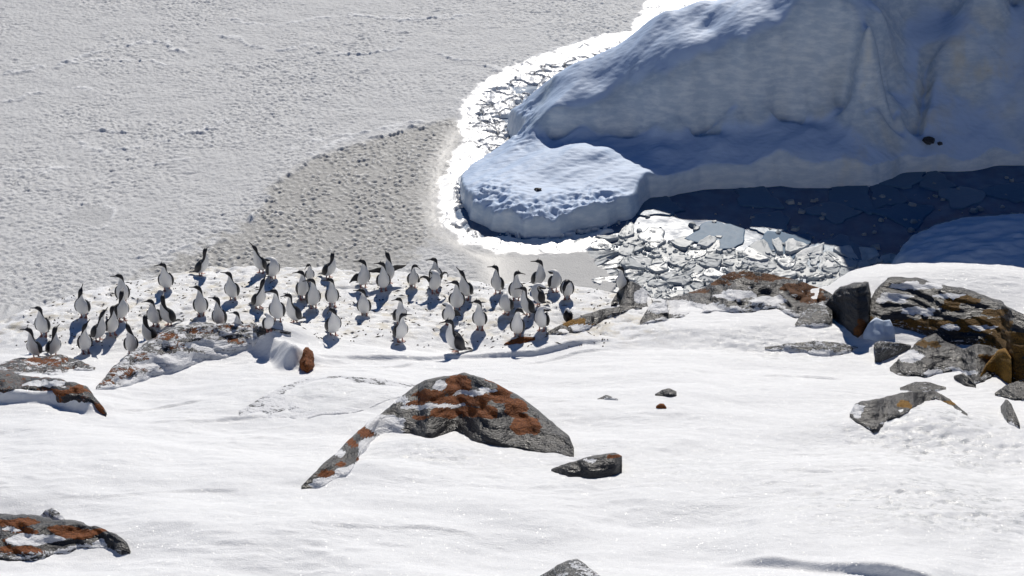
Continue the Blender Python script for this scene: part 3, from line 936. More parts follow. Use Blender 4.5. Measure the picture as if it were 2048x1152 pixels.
def rock(name, label, crest, front, k=0.45, grey=GREY, lich=RUST, la=0.3, sn=0.2, lb=(), sb=(), seed=1, bulge=0.7, rough=1.0, cat='rock', mat=None, sink=0.12, flat=0.0):
    """crest and front are where the rock's upper outline and its foot in the snow appear; the body is a full lump
    that reaches from the foot over the crest and down behind.  lb / sb: lichen and snow patches"""
    u0 = min(p[0] for p in crest); u1 = max(p[0] for p in crest)
    n = int(np.clip((u1 - u0) / 3.2, 14, 110))
    us = np.linspace(u0, u1, n)
    cv = by_u(crest, us); fv = np.maximum(by_u(front, us), cv + 2.0)
    jag = (fbm(us * 0.011, us * 0 + seed, seed + 3, 2) * min(9.0, 0.05 * (u1 - u0))) * smooth(0, 0.1, (us - u0) / (u1 - u0)) * smooth(1, 0.9, (us - u0) / (u1 - u0))
    fv = np.maximum(fv + jag, cv + 2.0)
    rows_f = int(np.clip((np.max(fv - cv)) / 3.0, 9, 44)); rows_b = 12
    V = []
    for i in range(n):
        u = us[i]
        f = hit(u, fv[i]); g = hit(u, cv[i])
        g[1] = min(g[1], f[1] + 2.2); g[0] = g[0] if g[1] < f[1] + 2.2 else at_y(u, cv[i], g[1])[0]
        yc = f[1] + (g[1] - f[1]) * k
        c = at_y(u, cv[i], yc)
        gb = np.array([c[0] * (g[1] / yc), g[1] + 0.05, ground(c[0] * (g[1] / yc), g[1] + 0.05)])
        if c[2] < ground(c[0], c[1]) + 0.01: c[2] = ground(c[0], c[1]) + 0.01
        col = [np.array([f[0], f[1] - 0.10, f[2] - sink - 0.15])]
        for t in np.linspace(0, 1, rows_f):
            y = f[1] + (c[1] - f[1]) * t; zz = f[2] + (c[2] - f[2]) * t ** bulge
            col.append(np.array([f[0] + (c[0] - f[0]) * t, y, zz]))
        for t in np.linspace(0, 1, rows_b)[1:]:
            y = c[1] + (gb[1] - c[1]) * t; zz = c[2] + (gb[2] - 0.25 - c[2]) * t ** 1.5
            col.append(np.array([c[0] + (gb[0] - c[0]) * t, y, zz]))
        V.append(col)
    V = np.array(V)                                   # columns x rows x 3
    nc, nr = V.shape[:2]
    # broken bedding: offsets along the view-independent outward direction
    x, y, z = V[..., 0], V[..., 1], V[..., 2]
    size = min(1.0, max(0.32, (u1 - u0) / 330))
    bed = z * 6.5 + x * 1.6 + y * 1.2 + 0.5 * fbm(x * 1.1, y * 1.1 + z, seed, 2)
    stp = (bed - np.floor(bed)); stp = smooth(0.0, 0.25, stp) - stp
    q1, q2, qr = worley(x * 2.6 / size ** 0.5 + z, (y + z * 1.3) * 2.6 / size ** 0.5, seed + 7)
    off = rough * size * (0.05 * stp + 0.05 * (qr - 0.5) * smooth(0, 0.15, q2 - q1) + 0.035 * fbm(x * 3.5, (y + z) * 3.5, seed + 9, 4))
    w = np.ones(nr); w[0] = 0
    crest_i = rows_f
    w = w * (0.35 + 0.65 * smooth(0, 6, np.abs(np.arange(nr) - crest_i)))
    endw = smooth(0, 0.08, np.linspace(0, 1, nc)) * smooth(1, 0.92, np.linspace(0, 1, nc))
    off = off * w[None, :] * (0.3 + 0.7 * endw[:, None])
    tu = np.gradient(V, axis=0); tr_ = np.gradient(V, axis=1)
    nrm = np.cross(tu, tr_); nrm /= np.linalg.norm(nrm, axis=-1, keepdims=True) + 1e-9
    nrm *= np.sign(nrm[..., 2:3] + 1e-9)
    V = V + nrm * off[..., None]
    # end caps sink into the snow
    P = V.reshape(-1, 3)
    pu, pv = project(P)
    jx = 9 * fbm(P[:, 0] * 5, (P[:, 1] + P[:, 2]) * 5, seed + 20, 3); jy = 5 * fbm(P[:, 0] * 5, (P[:, 1] + P[:, 2]) * 5, seed + 30, 3)
    lv = np.full(len(P), la); sv_ = np.full(len(P), sn)
    up = np.clip(nrm.reshape(-1, 3)[:, 2], 0, 1)
    sv_ = sv_ + 0.25 * (up - 0.7)
    rowt = np.tile(np.concatenate([[0], np.linspace(0, 1, rows_f), np.ones(rows_b - 1)]), nc)
    sv_ = sv_ + 0.42 * (1 - smooth(0.0, 0.22, rowt)) * (k > 0.3)
    for (bu, bv, ru, rv) in lb:
        d = np.hypot((pu + jx - bu) / ru, (pv + jy - bv) / rv); lv = np.maximum(lv, 1.15 * (1 - smooth(0.72, 1.15, d)))
    for (bu, bv, ru, rv) in sb:
        d = np.hypot((pu + jx - bu) / ru, (pv + jy - bv) / rv); sv_ = np.maximum(sv_, 1.3 * (1 - smooth(0.7, 1.2, d)))
    org = P.mean(0); org[2] = P[:, 2].min()
    F = grid_faces(nc, nr)
    o = link(name, mesh_from(name, P - org, F, mat or rock_mat(grey, lich), flat < 0.5, attrs={'cover': np.stack([lv, sv_, 0 * lv], -1)}), loc=org)
    return tag(o, label, cat)


N = -1.0   # no lichen at all
rock('boulder', 'big grey boulder with rusty orange lichen patches in the centre foreground',
     [(603, 972), (640, 936), (680, 902), (735, 850), (800, 800), (850, 763), (930, 750), (985, 766), (1040, 800), (1100, 845), (1138, 874), (1148, 897)],
     [(603, 978), (640, 973), (690, 952), (722, 908), (755, 874), (800, 866), (850, 868), (910, 864), (980, 890), (1050, 901), (1100, 905), (1130, 912), (1148, 914)], 0.5, GREY, RUST, -0.25, -0.12,
     lb=[(915, 770, 30, 22), (985, 757, 24, 6), (860, 790, 30, 14), (900, 800, 50, 10), (955, 800, 30, 14), (890, 824, 34, 12), (940, 824, 28, 10), (975, 824, 24, 16), (830, 808, 24, 9), (1000, 790, 24, 16), (1030, 815, 26, 20), (1050, 850, 30, 20), (735, 862, 20, 14), (705, 884, 14, 9), (718, 915, 9, 6),
         (650, 946, 18, 9), (682, 925, 10, 6), (1010, 770, 18, 12), (840, 836, 18, 6), (1066, 864, 14, 10)],
     sb=[(770, 850, 42, 22), (745, 900, 34, 26), (700, 945, 36, 14), (680, 905, 12, 14), (665, 960, 26, 8), (830, 815, 30, 5), (935, 786, 34, 5), (700, 960, 30, 12), (640, 968, 20, 10), (800, 800, 20, 8), (880, 770, 14, 10), (975, 780, 20, 6), (880, 812, 60, 4)], seed=11, bulge=0.75, rough=0.55, cat='boulder')
rock('rock', 'small dark angular rock with orange tip just right of the central boulder', [(1103, 938), (1140, 926), (1170, 919), (1200, 913), (1230, 909), (1244, 914)],
     [(1103, 942), (1140, 957), (1190, 956), (1225, 950), (1244, 945)], 0.3, GREY, RUST, -0.3, -0.2, lb=[(1228, 913, 14, 5)], sb=[(1180, 921, 14, 3)], seed=13, bulge=0.55)
rock('rock', 'low snow-dusted slab with rusty crest directly left of the central boulder', [(478, 822), (520, 797), (560, 775), (610, 757), (680, 752), (760, 757), (846, 772)],
     [(478, 832), (560, 836), (700, 828), (800, 796), (846, 776)], 0.9, PALE, RUST, -0.3, 0.6, lb=[(650, 757, 46, 4), (740, 759, 26, 3), (810, 765, 18, 3)], sb=[(650, 806, 120, 14)], seed=15, bulge=0.95, rough=0.18)
rock('boulder', 'long snow-streaked slab with brown lichen below the left group of birds', [(192, 774), (230, 736), (280, 700), (330, 666), (400, 652), (480, 650), (540, 655), (582, 664)],
     [(192, 780), (250, 772), (330, 748), (400, 732), (450, 714), (500, 684), (540, 668), (582, 672)], 0.42, GREY, RUST, 0.0, 0.46,
     lb=[(240, 745, 26, 12), (300, 712, 36, 8), (330, 672, 30, 7), (400, 660, 40, 5), (470, 653, 40, 3), (360, 690, 30, 5), (280, 738, 40, 6), (420, 712, 46, 5), (480, 680, 36, 4), (210, 765, 18, 6), (340, 742, 40, 5)],
     sb=[(360, 718, 70, 12), (420, 690, 50, 10), (300, 730, 40, 6), (250, 762, 30, 6)], seed=17, cat='boulder')
rock('rock', 'rusty brown rock tip at the end of a snowdrift below the birds', [(599, 724), (606, 706), (613, 697), (622, 704), (628, 718)], [(599, 734), (606, 742), (614, 747), (622, 738), (628, 726)], 0.4, GREY, RUST, 0.9, -0.3, seed=19, bulge=0.4, rough=2.4)
rock('rock', 'thin lichen-covered ledge at the left edge beneath the lowest birds', [(-60, 738), (0, 730), (40, 719), (120, 712), (160, 722), (190, 735)], [(-60, 758), (60, 752), (130, 744), (190, 740)], 0.6, GREY, RUST, 0.35, 0.38, seed=21, lb=[(90, 722, 50, 8)])
rock('rock', 'ochre and rust layered rock at the left edge overhanging blue-shaded snow', [(-60, 742), (0, 748), (60, 757), (110, 762), (150, 768), (172, 775), (185, 792), (205, 812), (213, 826)],
     [(-60, 790), (0, 778), (60, 780), (130, 790), (168, 797), (185, 806), (205, 828), (213, 834)], 0.35, DARK, RUST, 0.35, -0.05, lb=[(150, 780, 26, 8), (100, 785, 40, 6), (200, 820, 16, 9)], sb=[(90, 768, 45, 6)], seed=23, bulge=0.5)
rock('boulder', 'orange lichen boulder half under snow in the bottom left corner', [(-60, 1034), (0, 1036), (40, 1036), (110, 1045), (150, 1048), (190, 1054), (230, 1070), (252, 1084), (261, 1102)],
     [(-60, 1124), (60, 1115), (130, 1108), (155, 1092), (200, 1096), (240, 1106), (261, 1108)], 0.5, DARK, RUST, 0.05, 0.12, lb=[(30, 1045, 50, 9), (120, 1056, 30, 9), (150, 1068, 40, 10), (190, 1062, 26, 6), (40, 1062, 40, 6), (40, 1100, 50, 10), (20, 1080, 20, 6)],
     sb=[(70, 1078, 60, 12), (200, 1086, 14, 8), (20, 1060, 16, 5)], seed=25, cat='boulder')
rock('rock', 'rounded frost-covered stone on the snow above the bottom left boulder', [(78, 1034), (90, 1022), (104, 1016), (118, 1026), (130, 1040)], [(78, 1038), (104, 1044), (130, 1044)], 0.4, PALE, BROWN, N, 0.55, seed=27)
rock('rock', 'icy rock with brown edge poking up at the bottom edge of the picture', [(1080, 1152), (1110, 1136), (1135, 1126), (1155, 1123), (1175, 1136), (1205, 1156), (1220, 1170)], [(1080, 1166), (1150, 1180), (1220, 1182)], 0.45, PALE, BROWN, -0.2, 0.42, lb=[(1190, 1145, 16, 6)], seed=29)
rock('rock', 'small grey stone lying alone on the snow right of the central boulder', [(1310, 788), (1322, 781), (1338, 777), (1353, 783)], [(1310, 791), (1340, 794), (1353, 792)], 0.35, GREY, BROWN, N, 0.0, seed=31, bulge=0.5)
rock('rock', 'tiny rusty stone below the lone grey stone on the snow', [(1312, 813), (1320, 808), (1327, 808), (1333, 815)], [(1312, 816), (1333, 817)], 0.35, GREY, RUST, 0.9, -0.3, seed=33)
rock('rock', 'flat reddish stone nearly buried in snow right of the central boulder', [(1195, 797), (1212, 790), (1236, 798)], [(1195, 799), (1236, 801)], 0.5, PALE, RUST, 0.3, 0.4, seed=35)
rock('rock', 'flat orange lichen stone in the snow beside the rightmost front bird', [(1008, 688), (1024, 679), (1045, 673), (1070, 674)], [(1008, 691), (1040, 688), (1070, 680)], 0.5, GREY, RUST, 0.9, -0.2, seed=37, rough=2.0)
rock('rock', 'long low grey slab rising from the snow right of the birds', [(1095, 664), (1130, 646), (1160, 634), (1200, 620), (1250, 611), (1284, 612)], [(1095, 670), (1150, 663), (1195, 650), (1230, 630), (1260, 621), (1284, 618)], 0.5, GREY, OCHRE, 0.0, 0.12, lb=[(1150, 645, 26, 6), (1180, 652, 20, 5)], sb=[(1165, 655, 26, 6)], seed=39)
rock('rock', 'black jagged rock with a snowy right flank where a lone bird perches', [(1222, 606), (1234, 586), (1245, 572), (1258, 564), (1266, 563), (1282, 574), (1298, 588), (1308, 606)], [(1222, 613), (1260, 616), (1308, 613)], 0.35, DARK, BROWN, N, -0.1, sb=[(1284, 592, 18, 16)], seed=41, bulge=0.5)
rock('boulder', 'broad glazed boulder with brown lichen crest beside the brash ice', [(1280, 642), (1300, 612), (1340, 597), (1400, 580), (1440, 556), (1465, 544), (1490, 541), (1550, 550), (1600, 562), (1650, 580), (1674, 594)],
     [(1280, 650), (1330, 642), (1400, 628), (1430, 624), (1500, 624), (1555, 616), (1590, 632), (1610, 628), (1640, 612), (1674, 600)], 0.55, DARK, BROWN, 0.08, 0.22,
     lb=[(1470, 550, 40, 7), (1540, 555, 50, 7), (1610, 575, 50, 12), (1440, 565, 22, 6), (1620, 595, 36, 12), (1400, 582, 30, 4)], sb=[(1350, 615, 60, 14), (1470, 590, 40, 10), (1420, 615, 30, 8), (1540, 600, 40, 8)], seed=43, cat='boulder')
rock('rock', 'dark upright block of rock standing between the two large right boulders', [(1646, 618), (1660, 596), (1678, 579), (1710, 575), (1736, 571), (1742, 590)], [(1646, 624), (1670, 640), (1695, 658), (1715, 674), (1732, 660), (1742, 630)], 0.22, DARK, BROWN, -0.25, -0.3, lb=[(1722, 655, 14, 20)], seed=45, bulge=0.6, rough=1.6)
rock('rock', 'low snow-dusted grey rock in front of the dark upright block', [(1590, 648), (1605, 626), (1625, 612), (1645, 606), (1664, 622)], [(1590, 653), (1630, 657), (1664, 652)], 0.5, PALE, BROWN, N, 0.38, seed=47)
rock('boulder', 'largest dark boulder with ochre lichen and frost at the right edge', [(1722, 645), (1738, 606), (1752, 584), (1776, 561), (1800, 560), (1830, 562), (1880, 575), (1950, 590), (2000, 610), (2060, 638), (2140, 680)],
     [(1722, 652), (1760, 656), (1800, 657), (1860, 666), (1900, 690), (1960, 692), (2005, 702), (2022, 762), (2060, 775), (2140, 790)], 0.42, DARK, GOLD, 0.12, 0.04,
     lb=[(1850, 648, 70, 10), (1960, 650, 70, 16), (2010, 690, 60, 30), (1930, 600, 40, 7), (2030, 740, 40, 30), (1900, 612, 22, 10), (1990, 625, 30, 8), (1735, 640, 12, 18)], sb=[(1830, 572, 60, 8), (1790, 596, 40, 10), (1840, 622, 40, 8), (1970, 655, 34, 4), (1900, 592, 40, 4), (1900, 655, 20, 6)], seed=49, bulge=0.6, rough=0.6, cat='boulder')
rock('ice_lump', 'white knobbly ice lump between the dark block and the largest boulder', [(1726, 668), (1736, 648), (1752, 636), (1766, 642), (1780, 640), (1790, 662)], [(1726, 676), (1760, 680), (1790, 676)], 0.4, seed=51, mat=M_BERG, cat='ice')
rock('rock', 'pale square-edged rock with a shaded blue face below the largest boulder', [(1749, 688), (1760, 684), (1800, 686), (1822, 690)], [(1749, 724), (1758, 728), (1785, 716), (1822, 696)], 0.25, PALE, OCHRE, N, 0.45, seed=53, bulge=0.4, rough=0.5)
rock('rock', 'broad grey slab with snow patches in front of the largest boulder', [(1780, 735), (1815, 705), (1840, 682), (1870, 672), (1900, 690), (1930, 700), (1952, 690), (1975, 694), (2000, 700)],
     [(1780, 742), (1815, 752), (1850, 760), (1890, 748), (1920, 740), (1950, 762), (2000, 745)], 0.55, DARK, GOLD, -0.1, 0.10, lb=[(1845, 686, 16, 8), (1870, 690, 12, 6), (1975, 715, 20, 7)], sb=[(1868, 745, 16, 6), (1820, 712, 26, 12), (1930, 745, 30, 5)], seed=55)
rock('rock', 'upright ochre slab leaning at the right below the largest boulder', [(1955, 762), (1972, 730), (1996, 704), (2010, 702), (2022, 718)], [(1955, 766), (1972, 752), (1990, 748), (2008, 762), (2022, 770)], 0.2, DARK, OCHRE, 0.85, -0.4, seed=57, bulge=0.4, rough=0.6)
rock('rock', 'small dark rock stub in snow left of the ochre slab', [(1908, 752), (1925, 748), (1942, 758), (1952, 770)], [(1908, 758), (1930, 772), (1952, 776)], 0.3, GREY, BROWN, N, 0.1, seed=59)
rock('rock', 'thin broken rock ledge in the snow below the broad grey slab', [(1800, 775), (1830, 764), (1860, 765), (1892, 774)], [(1800, 781), (1850, 785), (1892, 779)], 0.5, GREY, BROWN, N, 0.25, seed=61)
rock('rock', 'low grey rock with orange-flecked crest and ice bulb in right foreground', [(1700, 826), (1712, 810), (1735, 806), (1780, 797), (1830, 786), (1870, 784), (1900, 800), (1935, 828)],
     [(1700, 836), (1725, 848), (1750, 860), (1770, 838), (1800, 832), (1825, 815), (1870, 800), (1900, 812), (1935, 832)], 0.45, GREY, OCHRE, -0.2, 0.0, lb=[(1810, 810, 12, 9), (1905, 805, 20, 5)], sb=[(1712, 822, 14, 14)], seed=63)
rock('rock', 'layered dark rock at the right edge beneath the ochre slab', [(1990, 786), (2010, 772), (2035, 764), (2080, 775), (2110, 790)], [(1990, 791), (2030, 801), (2110, 806)], 0.4, GREY, BROWN, N, 0.1, seed=65)
rock('rock', 'stack of thin dark stones at the far right of the snow', [(2002, 812), (2012, 803), (2022, 812), (2034, 836), (2040, 850)], [(2002, 820), (2015, 848), (2040, 858)], 0.35, GREY, BROWN, N, 0.3, seed=67)
rock('rock', 'flat snow-glazed rock in the middle of the right snowfield', [(1530, 694), (1590, 686), (1640, 682), (1680, 686), (1716, 694)], [(1530, 700), (1600, 709), (1660, 713), (1716, 697)], 0.6, PALE, BROWN, N, 0.42, sb=[(1640, 705, 40, 5)], seed=69)


def embedded(label, u, v, y, r, seed):
    c = at_y(u, v, y)
    rr = np.random.default_rng(seed); V = []; F = []
    for i in range(7):
        for j in range(10):
            th = math.pi * i / 6; ph = 2 * math.pi * j / 10
            q = r * (0.8 + 0.45 * rr.random())
            V.append((q * 1.3 * math.sin(th) * math.cos(ph), q * math.sin(th) * math.sin(ph), 0.8 * q * math.cos(th)))
    for i in range(6):
        for j in range(10):
            F.append((i * 10 + j, i * 10 + (j + 1) % 10, (i + 1) * 10 + (j + 1) % 10, (i + 1) * 10 + j))
    me = mesh_from('stone', V, F, rock_mat(DARK, BROWN), False, attrs={'cover': np.tile([-1.0, -0.8, 0], (70, 1))})
    return tag(link('stone', me, loc=c), label, 'stone')


embedded('dark stone frozen into the shaded foot of the iceberg at right', 1858, 281, 39.45, 0.10, 1)
embedded('smaller dark stone beside another in the shaded iceberg foot', 1880, 287, 39.4, 0.05, 2)
embedded('dark stone on the sunlit low lobe of the iceberg', 1076, 381, 37.05, 0.07, 3)

# ------------------------------------------------------------------ birds
SEG = np.array([.034, .064, .070, .070, .066, .052, .042, .046, .044, .036, .031, .031, .028, .015])
BODYP = np.array([48, 55, 62, 66, 70, 74], float)
NECKS = {'up': [88, 100, 98, 84, 52, 8, -4, -6], 'tall': [85, 94, 94, 88, 62, 20, 8, 5], 'sky': [84, 86, 84, 80, 66, 52, 50, 50], 'down': [80, 92, 92, 70, 20, -25, -40, -45],
         'tuck': [110, 150, 190, 205, 200, 190, 185, 180], 'bend': [45, 5, -30, -55, -70, -80, -85, -85], 'side': [80, 70, 40, 5, -30, -50, -60, -60]}
RW = np.array([.012, .055, .098, .122, .126, .112, .082, .058, .045, .040, .038, .039, .033, .020, .010])
RD = np.array([.012, .048, .088, .112, .116, .100, .074, .054, .043, .039, .038, .039, .032, .019, .009])


def bird(label, u, v, head='up', hd=0, hyaw=-80, lean=0, size=1.0, crest=False, wings='fold', feet_at=None, roll=0):
    """u, v: where its feet stand in the photograph; hd: heading (0 faces the camera, + turns to the right);
    hyaw: where the bill points in the same terms; lean: tips the body forward"""
    p = hit(u, v) if feet_at is None else feet_at
    while feet_at is None and (p[2] < 0.95 or p[1] > np.interp(p[0], EDGE[:, 0], EDGE[:, 1]) - 0.1):
        v += 1.0; p = hit(u, v)
    root = bpy.data.objects.new('cormorant', None); COL.objects.link(root)
    root.location = [float(c) for c in p]; root.rotation_euler = (rad(roll) * 0, 0, rad(-90 + hd)); root.empty_display_size = 0.1
    sc = size; root.scale = (sc, sc, sc)
    tag(root, label, 'bird', 'cormorants standing on the snowy shore')
    pitch = np.concatenate([BODYP - lean * np.array([.6, .8, 1, 1, 1, .8]), np.array(NECKS[head], float) - lean * np.array([.5, .3, .1, 0, 0, 0, 0, 0])])
    dy = hyaw - hd
    dy = (dy + 180) % 360 - 180
    yaw = np.zeros(14); yaw[6:] = dy * np.array([.08, .2, .4, .68, .92, 1, 1, 1]) if head not in ('tuck',) else dy * np.array([0, .1, .2, .3, .3, .3, .3, .3])
    vr = np.random.default_rng(int(abs(u) * 7 + abs(v) * 13)); fat = 0.80 + 0.15 * vr.random(); long_ = 0.92 + 0.30 * vr.random()
    pitch[6:10] += 9 * vr.standard_normal() * np.array([1, .6, -.4, -.8])
    seg = SEG.copy(); seg[6:10] *= long_
    if head == 'tuck': seg[6:] *= np.array([1, .9, .8, .8, .8, .8, .8, .8])
    fw = np.concatenate([np.full(6, fat), [fat * 1.04, 1.04, 1.0, .98, 1, 1, 1, 1, 1]]); RWb = RW * fw; RDb = RD * fw
    pts = [np.array([-0.100, 0, 0.030])]; lat = []; dor = []
    for i in range(14):
        a = rad(pitch[i]); b = rad(yaw[i])
        f = np.array([math.cos(b), math.sin(b), 0])
        pts.append(pts[-1] + seg[i] * (math.cos(a) * f + np.array([0, 0, math.sin(a)])))
        l_ = np.array([-math.sin(b), math.cos(b), 0]); t = math.cos(a) * f + np.array([0, 0, math.sin(a)])
        lat.append(l_); dor.append(np.cross(t, l_) * 1.0)
    pts = np.array(pts); lat.append(lat[-1]); dor.append(dor[-1]); lat = np.array(lat); dor = np.array(dor)
    # shift so that the belly stands over the feet
    mid = pts[2] * 0.5 + pts[3] * 0.5
    pts = pts - np.array([mid[0], 0, 0]) * 0.8
    K = 40; t = np.linspace(0, 14, K); i0 = np.arange(15)
    sm = lambda A: np.stack([np.interp(t, i0, A[:, c]) for c in range(A.shape[1])], -1)

    def sm2(A):
        B = sm(A)
        for _ in range(2):
            B[1:-1] = B[:-2] * .25 + B[1:-1] * .5 + B[2:] * .25
        return B
    C = sm2(pts); L = sm2(lat); D = sm2(dor)
    L /= np.linalg.norm(L, axis=1, keepdims=True); D = D - L * (D * L).sum(1, keepdims=True); D /= np.linalg.norm(D, axis=1, keepdims=True)
    W = np.interp(t, i0, RWb); R = np.interp(t, i0, RDb)
    M = 18; th = np.linspace(0, 2 * math.pi, M, endpoint=False)
    V = (C[:, None] + L[:, None] * (W[:, None] * np.cos(th))[..., None] + D[:, None] * (R[:, None] * np.sin(th))[..., None])
    s_ = np.sin(th)
    thr = np.interp(t, [0, 1, 4.5, 5.6, 6.5, 8, 9.6, 10.3, 11, 12.5, 14], [-0.4, 0.05, 0.1, 0.2, 0.15, 0.0, -0.15, -0.45, -0.42, -0.6, -1.2])
    col = 1 / (1 + np.exp(-(s_[None] - thr[:, None]) * 9))
    Vf = V.reshape(-1, 3).tolist(); n = len(Vf)
    Vf += [C[0].tolist(), C[-1].tolist()]
    F = [(i * M + j, i * M + (j + 1) % M, (i + 1) * M + (j + 1) % M, (i + 1) * M + j) for i in range(K - 1) for j in range(M)]
    F += [((j + 1) % M, j, n) for j in range(M)] + [((K - 1) * M + j, (K - 1) * M + (j + 1) % M, n + 1) for j in range(M)]
    cc = np.concatenate([col.reshape(-1), [1, 1]])
    body = link('body', mesh_from('body', Vf, F, M_PLUME, True, attrs={'plume': np.stack([cc, cc, cc], -1)}), root)

    # bill
    tip = C[-1]; dirv = C[-1] - C[-4]; dirv /= np.linalg.norm(dirv); l_ = L[-1]; d_ = np.cross(dirv, l_)
    bv = []; bf = []
    for k, (dist, r) in enumerate(((-0.012, .014), (.014, .0105), (.050, .008), (.074, .007), (.084, .003))):
        for j in range(6):
            a = j * math.pi / 3
            bv.append(tip + dirv * dist + l_ * r * .8 * math.cos(a) + d_ * (r * math.sin(a)) - np.array([0, 0, 0.004 if k == 4 else 0]))
    for k in range(4):
        for j in range(6): bf.append((k * 6 + j, k * 6 + (j + 1) % 6, k * 6 + 6 + (j + 1) % 6, k * 6 + 6 + j))
    bf.append(tuple(range(24, 30)))
    if head != 'tuck': link('bill', mesh_from('bill', bv, bf, M_BEAK), body)
    if crest:
        b0 = C[33]; dd = D[33]; back = -dirv
        cv = [b0 + dd * .02 + l_ * .008, b0 + dd * .02 - l_ * .008, b0 + dd * .02 + dirv * .018, b0 + dd * .072 + back * .012]
        link('crest', mesh_from('crest', cv, [(0, 1, 3), (1, 2, 3), (2, 0, 3), (0, 2, 1)], M_BLACK, False), body)

    # folded wings: thick shields lying on the flanks
    def folded(sgn):
        rows = 14; cols = 8; tt = np.linspace(0.5, 5.75, rows); out = []
        for side in (1, 0):
            for q, tr in enumerate(tt):
                c0 = np.array([np.interp(tr, i0, pts[:, k]) for k in range(3)]); l0 = lat[3]; d0 = np.array([np.interp(tr, i0, dor[:, k]) for k in range(3)])
                w0 = np.interp(tr, i0, RWb); r0 = np.interp(tr, i0, RDb)
                wd = math.sin(math.pi * min(1, (q + 0.8) / (rows + 0.4)))
                a0 = rad(42 - 66 * wd ** 0.7); a1 = rad(42 + 46 * wd)
                for j in range(cols):
                    a = a0 + (a1 - a0) * j / (cols - 1); e = math.sin(math.pi * j / (cols - 1)) * wd
                    o_ = (0.014 + 0.014 * e) if side else -0.012
                    out.append(c0 + sgn * l0 * (w0 + o_) * math.cos(a) + d0 * (r0 + o_) * math.sin(a))
        # the wing tips reach past the rump
        for side in (0, 1):
            for j in range(cols):
                out[side * rows * cols + j] = out[side * rows * cols + j] + np.array([-0.035, 0, -0.012])
        nn = rows * cols; ff = []
        for s0 in (0, nn):
            for i in range(rows - 1):
                for j in range(cols - 1): ff.append((s0 + i * cols + j, s0 + i * cols + j + 1, s0 + (i + 1) * cols + j + 1, s0 + (i + 1) * cols + j))
        rim_ = [j for j in range(cols)] + [i * cols + cols - 1 for i in range(1, rows)] + [(rows - 1) * cols + j for j in range(cols - 2, -1, -1)] + [i * cols for i in range(rows - 2, 0, -1)]
        for a, b in zip(rim_, rim_[1:] + rim_[:1]): ff.append((a, b, nn + b, nn + a))
        return out, ff

    def spread(sgn, path, chord):
        """an opened wing: arm path in local (out, up, back), feathers hanging down by chord"""
        sh = pts[5]; out = []; ff = []; m = len(path)
        for o_ in (0.008, -0.008):
            for q, (ou, up, bk) in enumerate(path):
                for j in range(5):
                    g = j / 4; ch = chord[q]
                    out.append(sh + np.array([-0.05 - bk + o_ - 0.03 * g, sgn * (0.07 + ou + 0.02 * g), up - ch * g + 0.01 * math.sin(3 * g)]))
        for s0 in (0, m * 5):
            for i in range(m - 1):
                for j in range(4): ff.append((s0 + i * 5 + j, s0 + i * 5 + j + 1, s0 + (i + 1) * 5 + j + 1, s0 + (i + 1) * 5 + j))
        rim_ = [j for j in range(5)] + [i * 5 + 4 for i in range(1, m)] + [(m - 1) * 5 + j for j in range(3, -1, -1)] + [i * 5 for i in range(m - 2, 0, -1)]
        for a, b in zip(rim_, rim_[1:] + rim_[:1]): ff.append((a, b, m * 5 + b, m * 5 + a))
        return out, ff
    ARCH = ([(0, 0, 0), (.05, .05, .01), (.11, .075, .02), (.16, .055, .03), (.185, .01, .04), (.18, -.05, .05)], [.10, .06, .05, .05, .05, .03])
    OUT = ([(0, 0, 0), (.05, .035, .0), (.11, .03, .01), (.17, .01, .02), (.23, .0, .03), (.27, -.01, .04)], [.14, .12, .10, .08, .05, .02])
    DROOP = ([(0, 0, 0), (.045, .01, .0), (.09, -.02, .01), (.125, -.07, .02), (.14, -.13, .03)], [.16, .15, .12, .09, .04])
    for sgn in (1, -1):
        mode = wings
        if wings in ('out_left', 'droop_left'): mode = wings.split('_')[0] if sgn == -1 else 'fold'
        if wings in ('out_right', 'droop_right'): mode = wings.split('_')[0] if sgn == 1 else 'fold'
        if mode == 'fold': wv, wf = folded(sgn)
        else: wv, wf = spread(sgn, *{'arch': ARCH, 'out': OUT, 'droop': DROOP}[mode])
        link('wing', mesh_from('wing', wv, wf, M_BLACK), root)
    # tail: stiff wedge reaching down behind
    b0 = pts[0] + np.array([0.03, 0, 0.03]); e0 = np.array([b0[0] - 0.15, 0, 0.018])
    tv = []
    for o_ in (0.008, -0.008):
        for g, w_ in ((0, .03), (.5, .038), (1, .05)):
            c0 = b0 + (e0 - b0) * g
            tv += [c0 + np.array([o_, w_, o_ * .6]), c0 + np.array([o_ - 0.01 * g, 0, o_ + .006]), c0 + np.array([o_, -w_, o_ * .6])]
    tf = []
    for s0 in (0, 9):
        for i in range(2):
            for j in range(2): tf.append((s0 + i * 3 + j, s0 + i * 3 + j + 1, s0 + i * 3 + j + 4, s0 + i * 3 + j + 3))
    rim_ = [0, 1, 2, 5, 8, 7, 6, 3]
    for a, b in zip(rim_, rim_[1:] + rim_[:1]): tf.append((a, b, 9 + b, 9 + a))
    link('tail', mesh_from('tail', tv, tf, M_BLACK), root)
    # legs with webbed feet
    for sgn in (1, -1):
        y0 = sgn * 0.042; x0 = 0.005; fv = []; ff = []
        for zz, r in ((0.09, .020), (0.04, .012), (0.012, .010)):
            for j in range(6): fv.append((x0 + r * math.cos(j * math.pi / 3), y0 + r * math.sin(j * math.pi / 3), zz))
        for k in range(2):
            for j in range(6): ff.append((k * 6 + j, k * 6 + (j + 1) % 6, k * 6 + 6 + (j + 1) % 6, k * 6 + 6 + j))
        b = len(fv)
        web = [(-.025, 0), (-.005, .016), (.055, .034), (.050, .015), (.075, .006), (.052, -.010), (.060, -.028), (-.005, -.016)]
